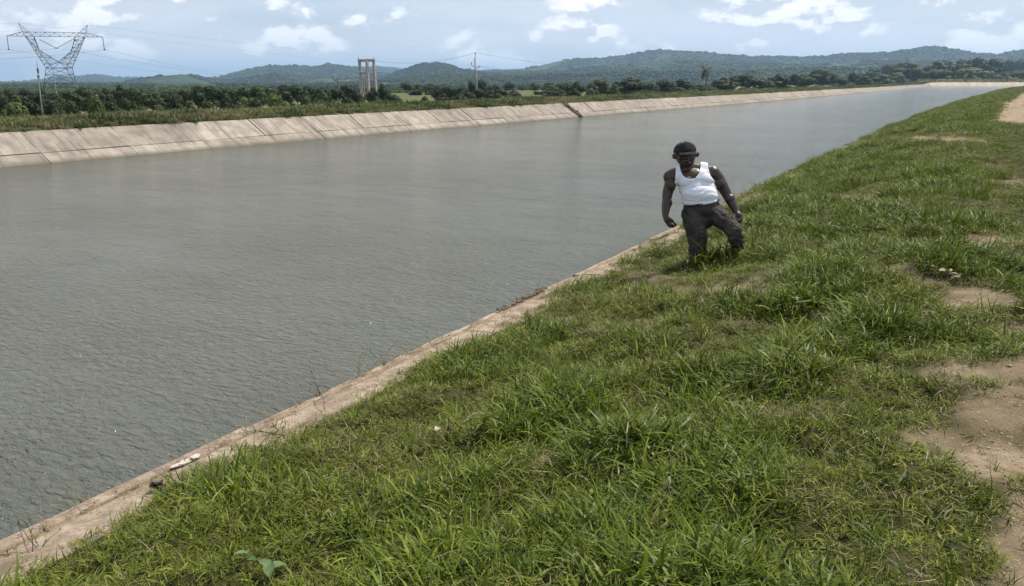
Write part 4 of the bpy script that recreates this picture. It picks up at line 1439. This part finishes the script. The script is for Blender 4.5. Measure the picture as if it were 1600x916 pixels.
e = empty('plaster_scrap', kerb_hit(291, 722, 0.0))
props(e, 'torn white scrap lying along the outer lip of the kerb', 'scrap')
for (dy, sx, sy, dz, rt_) in ((0, 0.055, 0.022, 0.0, 0.2), (-0.07, 0.045, 0.016, 0.004, -0.1), (0.06, 0.035, 0.02, 0.008, 0.5)):
    p = irregular_plate('piece', (0.0 + dz, dy * 0.9, dz), sx * 1.25, sy * 1.25, 0.007, M['paper'], rq, kr + rt_, tilt=(0.1, 0.12)); p.parent = e
e = empty('rubber_scrap', kerb_hit(246, 770, 0.03))
props(e, 'curled dark scrap lying on the kerb slab near the grass', 'scrap')
p = irregular_plate('sole', (0, 0, 0), 0.05, 0.024, 0.014, M['dark_scrap'], rq, 0.6, bend=0.25, tilt=(0.1, 0.2)); p.parent = e
p = irregular_plate('strap', (0.008, 0.005, 0.018), 0.03, 0.012, 0.01, M['dark_scrap'], rq, 0.9, bend=0.5); p.parent = e


def leaf_thing(name, P, ln, wd, mat, label, rot, n=1, cup=0.3, tilt=0.2, cat='leaf'):
    e = empty(name, P)
    props(e, label, cat)
    for k in range(n):
        V = []; K = 7
        for i in range(K):
            u = i / (K - 1); w = wd * math.sin(math.pi * min(1, u * 0.92 + 0.06)) ** 0.8
            x = ln * (u - 0.5)
            z = cup * ln * (0.25 - (u - 0.5) ** 2)
            V += [(x, -w, z + w * 0.5), (x, 0, z), (x, w, z + w * 0.5)]
        V += [(v[0], v[1], v[2] - 0.0015) for v in V]
        m_ = K * 3
        Fc = []
        for i in range(K - 1):
            for j in (0, 1):
                a = i * 3 + j
                Fc += [(a, a + 3, a + 4, a + 1), (a + m_, a + 1 + m_, a + 4 + m_, a + 3 + m_)]
        o = link('blade' if n == 1 else 'leaf', mesh(name, V, Fc, True), mat, e)
        a = rot + k * 2.1 + rq.uniform(-.5, .5)
        o.rotation_euler = (rq.uniform(-tilt, tilt), rq.uniform(-tilt, tilt) * 1.5, a)
        if n > 4: o.location = (rq.uniform(-.07, .07), rq.uniform(-.04, .04), 0.006 * k); o.rotation_euler[0] = rq.uniform(-.9, .9)
        elif n > 1: o.location = (math.cos(a) * ln * 0.42, math.sin(a) * ln * 0.42, 0.012 * k)
    return e


def on(px, py, dz=0.0):
    P = hit_bank(px, py); P[2] += dz
    return P


leaf_thing('fallen_leaf', on(684, 690, 0.07), 0.055, 0.016, M['dry_leaf'], 'pale curled leaf lying in the grass left of the photo centre bottom', 2.4, cup=0.6)
leaf_thing('fallen_leaf', on(1041, 785, 0.09), 0.055, 0.011, M['dry_leaf'], 'pale pointed leaf standing up in the foreground grass', 1.2, cup=0.3, tilt=1.2)
leaf_thing('broad_weed', on(388, 888, 0.045), 0.055, 0.014, M['broad_leaf'], 'small green weed of soft broad leaves, left one of two near bottom edge', 0.4, n=3, cat='plant')
leaf_thing('broad_weed', on(424, 908, 0.045), 0.075, 0.022, M['broad_leaf'], 'larger broad leafed green weed at the bottom edge of the photo', 1.4, n=3, cat='plant')
leaf_thing('crumpled_leaves', on(1482, 434, 0.01), 0.068, 0.018, M['dry_leaf'], 'heap of crumpled pale dry leaves on the worn turf at right', 0.3, n=7, cup=0.5, tilt=0.5, cat='leaves')
leaf_thing('fallen_leaf', on(1455, 424, 0.03), 0.07, 0.014, M['dry_leaf'], 'single pale dry leaf just left of the crumpled leaf heap', 0.3, cup=0.4)
leaf_thing('dry_stalk', on(1588, 492, 0.04), 0.16, 0.012, M['dry_leaf'], 'pale dry stalk lying on worn turf at the right edge', 2.6, cup=0.2)
# pebbles in the bare soil
mb = MB()
n = 0
while n < 1300:
    px, py = rq.uniform(1180, 1610), rq.choice([rq.uniform(400, 916), rq.uniform(560, 916)])
    P = hit_bank(px, py)
    b = float(bare_mask(np.array([P[0]]), np.array([P[1]]), np.array([P[2]]))[0])
    n += 1
    if b < 0.5: continue
    s = rq.uniform(0.002, 0.006) * (2.2 if rq.random() < 0.05 else 1)
    bm = bmesh.new(); bmesh.ops.create_icosphere(bm, subdivisions=1, radius=s)
    mb.add([(v.co.x * rq.uniform(.8, 1.3) + P[0], v.co.y * rq.uniform(.8, 1.3) + P[1], v.co.z * .6 + P[2] + s * 0.2) for v in bm.verts], [tuple(v.index for v in f.verts) for f in bm.faces]); bm.free()
props(mb.build('pebbles', M['pebble'], None), kind='stuff')

# dry weed stalks growing at the kerb
WEEDS = []


def weed(px, py, h, dark=False):
    P = kerb_hit(px, py, 0.0)
    e = empty('dry_weed', P); WEEDS.append((px, dark, e))
    props(e, 'thin dry weed stalks sprouting from the outer edge of the kerb' if not dark else 'thin dark green weed stalks sprouting at the kerb', 'weed', 'weed stalks along the kerb')
    for k in range(rq.choice([2, 3, 3, 4])):
        mb = MB()
        a = rq.uniform(0, 6.28); lean = rq.uniform(0.15, 0.9)
        p = Vector((0, 0, -0.02)); pts = [tuple(p)]
        hh = h * rq.uniform(0.6, 1.1)
        for s in range(5):
            a += rq.uniform(-.7, .7); lean = min(1.3, lean + rq.uniform(-.15, .35))
            p = p + Vector((math.cos(a) * math.sin(lean), math.sin(a) * math.sin(lean), math.cos(lean))) * hh / 5
            pts.append(tuple(p))
        mb.tube(pts, [0.0022, 0.002, 0.0017, 0.0015, 0.0013, 0.001], 4)
        for q_ in range(rq.choice([1, 2, 3])):
            i = rq.randrange(2, 6); c = Vector(pts[i])
            d = Vector((rq.uniform(-1, 1), rq.uniform(-1, 1), rq.uniform(0, 1))).normalized() * rq.uniform(0.02, 0.05)
            w = d.cross(Vector((0, 0, 1))).normalized() * 0.0036
            mb.add([c, c + d * .5 + w, c + d, c + d * .5 - w], [(0, 1, 2, 3)])
        o = mb.build('stalk', M['grass_lush'] if dark else M['straw'], e)


for (px, py, h) in [(12, 862, .09), (45, 840, .10), (78, 826, .13), (128, 792, .16), (150, 780, .13), (180, 764, .08), (205, 758, .07), (262, 716, .06), (330, 706, .13), (352, 690, .12), (385, 675, .16), (402, 668, .12), (430, 650, .16), (452, 640, .13), (470, 628, .12),
                    (498, 612, .14), (540, 595, .22), (560, 583, .25), (578, 573, .2), (602, 563, .2), (620, 556, .12), (640, 548, .16), (662, 540, .18), (690, 528, .2), (735, 506, .12)]:
    weed(px, py + 4, h)
for (px, py, h) in [(62, 852, .16), (50, 862, .2), (500, 612, .22), (508, 640, .16), (600, 566, .3), (675, 536, .2), (792, 476, .12), (848, 452, .14)]:
    weed(px, py + 4, h, True)

for dark in (False, True):
    for side in (-1, 1):
        row = sorted([w for w in WEEDS if w[1] == dark and (w[0] - 291) * side > 0], key=lambda w: abs(w[0] - 291))
        for k, w in enumerate(row):
            w[2]['label'] = '%s weed stalks on the kerb edge, %s %s the white scrap' % ('thin green' if dark else 'thin dry straw', ORD[k + 1] if k < 20 else 'last', 'below' if side < 0 else 'beyond')

# the crumbled stretch of the kerb lip
mb = MB()
for k in range(60):
    px = rq.uniform(778, 858); py = 440 + (870 - px) * 0.465 + rq.uniform(-1, 5)
    P = kerb_hit(px, py, rq.uniform(-.01, .01)); s = rq.uniform(0.008, 0.03)
    bm = bmesh.new(); bmesh.ops.create_icosphere(bm, subdivisions=1, radius=s)
    mb.add([(v.co.x * rq.uniform(.7, 1.3) + P[0], v.co.y * rq.uniform(.8, 1.6) + P[1], v.co.z * .6 + P[2]) for v in bm.verts], [tuple(v.index for v in f.verts) for f in bm.faces]); bm.free()
props(mb.build('rubble', M['rubble'], kerb), kind='stuff')
# ------------------------------------------------------------------ the walker
KP = WALK_D / F                       # metres to a photo pixel at the walker
VR, VU, VF = Vector(cR), Vector(cU), Vector(cF)
foot = unp(1089, 421, WALK_D)
foot[2] = float(bank_z(foot[0], foot[1]))
person = empty('person', foot)
props(person, 'person in white tank top, dark cap and dark trousers striding up the grassy bank', 'person')
FV = Vector(foot)


def wp(px, py, dz=0.0):
    """photo pixel and depth offset (in photo pixels, towards the far side positive) to the walker's frame"""
    return Vector(unp(px, py, WALK_D + dz * KP)) - FV


_ico = {}


def ico(sub):
    if sub not in _ico:
        bm = bmesh.new(); bmesh.ops.create_icosphere(bm, subdivisions=sub, radius=1)
        _ico[sub] = ([v.co.copy() for v in bm.verts], [tuple(v.index for v in f.verts) for f in bm.faces]); bm.free()
    return _ico[sub]


class Flesh:
    def __init__(s): s.v, s.f = [], []

    def ell(s, px, py, dz, rx, ry, rd, rot=0.0, sub=3, grow=0.0):
        V, Fc = ico(sub); c = wp(px, py, dz); n = len(s.v)
        ca, sa = math.cos(R(rot)), math.sin(R(rot))
        for v in V:
            a, b, d = v.x * (rx + grow) * KP, v.z * (ry + grow) * KP, v.y * (rd + grow) * KP
            s.v.append(c + VR * (a * ca - b * sa) + VU * (a * sa + b * ca) + VF * d)
        s.f += [tuple(i + n for i in f) for f in Fc]

    def cap(s, a, ra, b, rb, grow=0.0, sub=2):
        A, B = wp(*a), wp(*b)
        bm = bmesh.new()
        V, _ = ico(sub)
        for c, r in ((A, ra + grow), (B, rb + grow)):
            for v in V: bm.verts.new(c + v * r * KP)
        bmesh.ops.convex_hull(bm, input=bm.verts)
        bmesh.ops.delete(bm, geom=[v for v in bm.verts if not v.link_faces], context='VERTS')
        bm.verts.index_update(); n = len(s.v)
        s.v += [v.co.copy() for v in bm.verts]
        s.f += [tuple(v.index + n for v in f.verts) for f in bm.faces]
        bm.free()

    def chain(s, pts, grow=0.0):
        for a, b in zip(pts[:-1], pts[1:]): s.cap(a[:3], a[3], b[:3], b[3], grow)

    def skin(s, name, voxel, it):
        """fuse everything into one continuous surface"""
        o = bpy.data.objects.new('tmp', mesh('tmp', s.v, s.f)); COL.objects.link(o)
        r = o.modifiers.new('r', 'REMESH'); r.mode = 'VOXEL'; r.voxel_size = voxel
        q = o.modifiers.new('s', 'SMOOTH'); q.iterations = it; q.factor = 0.5
        dg = bpy.context.evaluated_depsgraph_get()
        me = bpy.data.meshes.new_from_object(o.evaluated_get(dg)); me.name = name
        bpy.data.objects.remove(o)
        me.polygons.foreach_set('use_smooth', [True] * len(me.polygons))
        return me


def torso(B, g=0.0):
    B.ell(1087, 281, 0, 29, 19, 15, -3, grow=g)
    B.ell(1075, 284, -6, 13, 10, 10, -3, grow=g); B.ell(1100, 281, -6, 13, 10, 10, -3, grow=g)
    B.ell(1090, 295, -1, 27.5, 18, 16, -4, grow=g)
    B.ell(1093, 305, -4, 26.5, 17, 17, -4, grow=g)
    B.ell(1096, 318, 0, 29, 14, 17, -8, grow=g)
    B.cap((1050, 277, 1), 11, (1072, 277, 1), 12, g); B.cap((1114, 273, 1), 11.5, (1095, 273, 1), 12, g); B.cap((1076, 263, 3), 8.5, (1052, 273, 1), 10, g); B.cap((1082, 262, 3), 8.5, (1113, 269, 1), 10.5, g)
    B.cap((1074, 265, 2), 8, (1055, 274, 1), 9, g); B.cap((1080, 264, 2), 8, (1110, 268, 1), 10, g)


B = Flesh()
torso(B)
B.ell(1099, 330, 1, 29, 13, 16, -6)
# neck and head
B.cap((1079, 270, 3), 11, (1072, 254, 0), 10)
B.ell(1070.8, 241, 1, 16.8, 17, 18, 5)
B.ell(1071.5, 248, -3, 14.2, 11.5, 13, 4)
B.ell(1072.5, 255.5, -8, 8.5, 5.2, 7.5)                       # chin
B.ell(1063, 248, -10, 4.5, 4, 4.5); B.ell(1080, 246.5, -10, 4.5, 4, 4.5)       # cheeks
B.cap((1063, 240, -15), 2.3, (1078, 238.8, -15), 2.3)        # brow
B.cap((1070.3, 241, -16.5), 1.7, (1071, 246.3, -20), 2.5)    # nose
B.ell(1068.6, 247, -17.5, 1.7, 1.4, 2); B.ell(1073.6, 246.7, -17.5, 1.7, 1.4, 2)
B.cap((1067.5, 250.8, -16), 1.25, (1075.5, 250.4, -16), 1.25); B.cap((1068.5, 252.8, -15.8), 1.3, (1075, 252.4, -15.8), 1.3)   # lips
for ex, ey in ((1053.2, 244.6), (1090.0, 241.4)):
    B.ell(ex, ey, 1, 2.9, 4.6, 3.4, 14 if ex < 1070 else -16); B.cap((ex, ey, 2), 2.2, (1071, 243, 2), 3)
# arms
B.chain([(1049.5, 275, 1, 10.6), (1046.5, 288, 2, 8.7), (1043.5, 300, 3, 8.6), (1042, 311, 3, 7.4), (1041.5, 319, 1, 7.8), (1040, 329, -3, 6.3), (1039.5, 336.5, -6, 4.9)])
B.chain([(1113, 270, 1, 11.8), (1121, 279, 1, 10.6), (1129, 292, 2, 9.2), (1136, 304, 2, 8.0), (1141, 313, 0, 7.9), (1147, 324, -4, 6.3), (1150, 331, -6, 5.2)])

B.ell(1047.5, 289, -1, 8.2, 12, 8.2, 8); B.ell(1042.8, 317, 0, 7.9, 8, 7.6, 5); B.ell(1124, 287, -1, 9.4, 11.5, 9.0, 28); B.ell(1140.5, 311, -1, 8.4, 8.5, 8, 25)
B.ell(1044, 277, 0, 7.6, 9.5, 8.4, 10); B.ell(1120, 276, 0, 9.2, 10.5, 9.5, 25)
# left hand of the picture: open, fingers curling toward the body
B.cap((1039.5, 337, -6), 4.8, (1042.5, 343.5, -8), 5.6); B.ell(1043.5, 344, -8, 6.0, 5.6, 4.0, -40)
fin = [[(1046, 345, -11, 1.8), (1051, 346.5, -14, 1.65), (1054.5, 349, -15, 1.5), (1056.5, 351.5, -14, 1.3)],
       [(1045, 347.5, -10, 1.9), (1049.5, 351.2, -13, 1.7), (1053.5, 353, -13, 1.5), (1056.6, 352.8, -12, 1.3)],
       [(1043, 348.5, -8, 1.85), (1046.5, 353, -10, 1.65), (1050.5, 355, -10, 1.5), (1053.5, 354.8, -9, 1.25)],
       [(1041, 348, -6, 1.65), (1043.5, 352.3, -7, 1.45), (1046.5, 354.8, -7, 1.3), (1049, 355.3, -6, 1.1)],
       [(1043.5, 340.5, -11, 2.1), (1048, 342.3, -14, 1.8), (1051.5, 345.0, -16.5, 1.5)]]
for f_ in fin: B.chain(f_)
# right hand of the picture: a loose fist
B.cap((1150, 331.5, -6), 5.2, (1153, 336.5, -8), 6.4); B.ell(1153.8, 338.2, -8, 8.0, 6.4, 4.6, -20)
for k, (kx, ky_) in enumerate([(1147.8, 341.5), (1151.6, 343.6), (1155.6, 343.6), (1159.2, 341.6)]):
    rr_ = (2.3, 2.4, 2.25, 2.0)[k]
    B.chain([(kx, ky_ - 4, -10, rr_), (kx - .3, ky_ + 1.5, -13, rr_), (kx - .8, ky_ + 4.2, -9.5, rr_ * .92), (kx - .8, ky_ + 1.8, -5.5, rr_ * .8)])
B.chain([(1147.5, 335.5, -9, 2.4), (1145.6, 340.5, -13, 2.1), (1148.2, 344.5, -16, 1.75)])
# legs inside the trousers
B.chain([(1083, 333, 0, 13), (1088, 370, -6, 9.5), (1090, 392, -2, 7.5), (1090, 411, 2, 5.2)])
B.chain([(1113, 334, 0, 13), (1146, 360, -30, 10), (1150, 378, -24, 7), (1153, 394, -16, 5.2)])
link('body', B.skin('body', 0.0048, 5), M['skin'], person)

for ex, ey in ((1064.8, 243.2), (1076.2, 242.4)):
    me_ = Flesh(); me_.ell(ex, ey, -14.9, 1.9, 1.1, 1.6, sub=2)
    link('eye', mesh('eye', me_.v, me_.f, True), M['eye'], person)

# tank top: a cloth shell over the torso, cut at neck, armholes and hem
Tt = Flesh(); torso(Tt, 1.5)
Tt.ell(1098, 322, 0, 28.5, 10, 16.5, -8, grow=1.0)
me = Tt.skin('tank_top', 0.0050, 4)
bm = bmesh.new(); bm.from_mesh(me)


def inpoly(x, y, P):
    c = False
    for (x0, y0), (x1, y1) in zip(P, P[1:] + P[:1]):
        if (y0 > y) != (y1 > y) and x < (x1 - x0) * (y - y0) / (y1 - y0) + x0: c = not c
    return c


OUT = [(1056, 255), (1061.5, 253), (1062.8, 266), (1066.5, 274), (1072.5, 279), (1079.5, 280.5), (1086.5, 278.5), (1091.5, 272), (1094, 264), (1095, 250), (1104.5, 250), (1106.5, 264), (1109, 274), (1114, 281), (1119.5, 285.5), (1130, 292), (1134, 318), (1126, 311.5), (1118, 315.5),
       (1108, 318.5), (1096, 320.5), (1080, 320.5), (1066, 319.5), (1058, 318), (1040, 300), (1052, 289.5), (1054.8, 282), (1055.5, 272)]
kill = []
for f_ in bm.faces:
    c = f_.calc_center_median() + FV
    px, py, d = proj(np.array(c))
    if not inpoly(float(px), float(py), OUT): kill.append(f_)
bmesh.ops.delete(bm, geom=kill, context='FACES')
bmesh.ops.delete(bm, geom=[v for v in bm.verts if not v.link_faces], context='VERTS')
for _ in range(6):
    bd = [v for v in bm.verts if v.is_boundary]
    new = {}
    for v in bd:
        nb = [e.other_vert(v) for e in v.link_edges if e.is_boundary]
        if len(nb) == 2: new[v] = v.co * 0.5 + (nb[0].co + nb[1].co) * 0.25
    for v, c in new.items(): v.co = c
# soft folds across the belly and at the waist
for v in bm.verts:
    w = v.co + FV
    px, py, d = [float(q_) for q_ in proj(np.array(w))]
    lowf = max(0.0, min(1.0, (py - 283) / 20))
    fold = math.sin((py + 0.16 * px + 3 * math.sin(px * 0.16)) * 0.78) * 0.0011 * lowf + math.sin((py - 0.35 * px) * 0.5 + px * .1) * 0.0016
    v.co += v.normal * (fold + 0.002)
bm.to_mesh(me); bm.free()
o = link('tank_top', me, M['tank'], person)
md = o.modifiers.new('thick', 'SOLIDIFY'); md.thickness = 0.004; md.offset = 1

# trousers
Tr = Flesh()
Tr.ell(1097, 322, 0, 29.5, 8, 17.5, -10)
Tr.ell(1100, 331, 1, 33.5, 14, 19, -5)
Tr.ell(1095, 346, 2, 20, 14, 15)
Tr.chain([(1082, 334, 1, 17.8), (1085.5, 352, -3, 17.2), (1089, 370, -7, 15.8), (1090, 384, -4, 14.0), (1090, 396, -1, 12.4), (1090, 409, 1, 11)])
Tr.chain([(1115, 333, 1, 17), (1125.5, 341, -10, 15.8), (1137.5, 350.5, -22, 14.0), (1146.5, 361, -30, 13.2)])
Tr.chain([(1146.5, 361, -30, 13.2), (1149, 371, -27, 12.5), (1152, 382, -20, 11.2), (1154, 391, -15, 10)])
me = Tr.skin('trousers', 0.0055, 5)
n_ = len(me.vertices); co = np.empty(n_ * 3, np.float32); me.vertices.foreach_get('co', co); co = co.reshape(-1, 3)
no = np.empty(n_ * 3, np.float32); me.vertices.foreach_get('normal', no); no = no.reshape(-1, 3)
px, py, d = proj(co + np.array(foot))
w1 = np.sin(py * 0.55 + px * 0.22 + 2.2 * fbm(px / 9, py / 9, 2, 5) * 3)
w2 = fbm(px / 5.0, py / 3.0, 3, 8) - 0.5
amp = 0.0022 + 0.005 * smooth01((py - 350) / 45) + 0.003 * smooth01((px - 1118) / 15)
disp = w1 * amp * 0.45 * (0.3 + 1.4 * fbm(px / 11 + 5, py / 7, 2, 15)) + w2 * 0.010 + (fbm((px + py) / 13, (px - py) / 6, 3, 12) - 0.5) * 0.013
top_edge = smooth01((py - 316) / 6)
co = co + no * (disp * top_edge)[:, None]
me.vertices.foreach_set('co', co.astype(np.float32).ravel()); me.update()
tr_o = link('trousers', me, M['trousers'], person)
# waistband and fly seam
mb = MB(); pts = []
for k in range(9):
    u_ = k / 8
    pts.append(tuple(wp(1068 + u_ * 57, 322.5 - 10.5 * u_ ** 1.5, -16.8 * math.sin(math.pi * (0.12 + 0.76 * u_)) ** 0.8 - 1)))
mb.tube(pts, 0.0085, 6); mb.build('waistband', M['trousers'], tr_o, True)
mb = MB(); mb.box(wp(1096, 320.0, -18.6), (0.028, 0.012, 0.022)); mb.build('buckle', M['steel'], tr_o)

# shoes
for (cx_, cy_, cz_, k) in ((1089, 416, -3, 0), (1152, 396, -18, 1)):
    S_ = Flesh()
    S_.cap((cx_, cy_ - 2, cz_ + 6), 6.5, (cx_ + (1 if k else -1), cy_ + 2.5, cz_ - 10), 5.4); S_.cap((cx_, cy_ - 8, cz_ + 6), 6.2, (cx_, cy_, cz_ + 6), 6.8)
    link('shoe', S_.skin('shoe', 0.006, 4), M['shoe'], person)

# cap: soft dome with a flat front and a short brim
hc = wp(1070, 237.5, 1)
ax_u = (VU * math.cos(R(5)) - VR * math.sin(R(5)) * 1.0)
ax_u = (ax_u - VF * 0.20).normalized()
ax_r = (VR - ax_u * VR.dot(ax_u)).normalized()
ax_f = ax_r.cross(ax_u); ax_f = ax_f if ax_f.dot(VF) < 0 else -ax_f       # towards the camera
V, Fc = [], []
NA, NR = 40, 12
for i in range(NR + 1):
    t_ = i / NR
    ang = t_ * math.pi / 2
    rr_ = (math.cos(ang) ** 0.88) if i < NR else 0.0
    hh = math.sin(ang) ** 0.95 * 15.4
    for k in range(NA):
        a = 2 * math.pi * k / NA
        fr = math.cos(a)                      # 1 at the front
        rad = 17.9 * rr_ * (1 + 0.018 * math.cos(6 * a) * (t_ > .25)) + 0.45 * math.sin(5 * a + 7 * t_) * math.sin(math.pi * t_)
        x = math.sin(a) * rad * 0.985; f = fr * rad * 1.12
        y = hh + (1.6 * fr if t_ > .4 else 0) * math.sin(math.pi * min(1, t_)) - 1.2 * max(0, 1 - abs(f) / 9) * (t_ > .85) + 0.5 * math.sin(3 * a + 1) * t_
        V.append(hc + ax_r * x * KP + ax_f * f * KP + ax_u * y * KP)
for i in range(NR):
    for k in range(NA):
        Fc.append((i * NA + k, i * NA + (k + 1) % NA, (i + 1) * NA + (k + 1) % NA, (i + 1) * NA + k))
me = mesh('cap', V, Fc, True)
cap_o = link('cap', me, M['cap'], person)
md = cap_o.modifiers.new('thick', 'SOLIDIFY'); md.thickness = 0.003; md.offset = -1
V, Fc = [], []
NB = 22
for lay, dy in ((0, 0.0), (1, -0.9)):
    for i in range(NB + 1):
        a = -math.pi * 0.35 + math.pi * 0.70 * i / NB
        for j in range(5):
            u_ = j / 4
            rad0 = 17.0
            ext = 15 * max(0.0, math.cos(a / 0.70)) ** 0.6 * u_
            x = math.sin(a) * rad0 * (1.02 - 0.02 * u_); f = math.cos(a) * rad0 * 1.12 + ext
            y = 0.4 + dy - 3.6 * u_ * max(0, math.cos(a / 0.70)) ** 0.5 - 0.012 * x * x * u_ * 0.5
            V.append(hc + ax_r * x * KP + ax_f * f * KP + ax_u * y * KP)
row = (NB + 1) * 5
for lay in (0, 1):
    for i in range(NB):
        for j in range(4):
            q_ = (lay * row + i * 5 + j, lay * row + i * 5 + j + 1, lay * row + (i + 1) * 5 + j + 1, lay * row + (i + 1) * 5 + j)
            Fc.append(q_ if lay else q_[::-1])
for i in range(NB):
    a = i * 5 + 4; b = (i + 1) * 5 + 4
    Fc.append((a, b, b + row, a + row))
link('brim', mesh('brim', V, Fc, True), M['cap'], cap_o)
mb = MB(); c = hc + ax_u * 15.2 * KP; mb.bar(c - ax_u * 0.003, c + ax_u * 0.004, 0.009, 0.006, 8); mb.build('button', M['cap'], cap_o, True)
# short grizzled beard
Bd = Flesh(); Bd.cap((1066, 256, -9.5), 3.0, (1079, 255.2, -9.5), 3.0); Bd.ell(1072.5, 258, -9, 5.6, 3.0, 5.2)
link('beard', Bd.skin('beard', 0.004, 3), M['beard'], person)

# ------------------------------------------------------------------ haze: one even body of air
m = bpy.data.materials.new('haze'); m.use_nodes = True
t = m.node_tree; t.nodes.clear()
vo = t.nodes.new('ShaderNodeVolumePrincipled'); vo.inputs['Color'].default_value = (0.48, 0.72, 1.0, 1); vo.inputs['Density'].default_value = HAZE
vo.inputs['Anisotropy'].default_value = 0.2
oo = t.nodes.new('ShaderNodeOutputMaterial'); t.links.new(vo.outputs[0], oo.inputs['Volume'])
mb = MB(); hb = 13300; z0, z1 = -2.0, 230.0
mb.box((0, 0, (z0 + z1) / 2), (2 * hb, 2 * hb, z1 - z0))
props(mb.build('haze', m, None), kind='stuff')
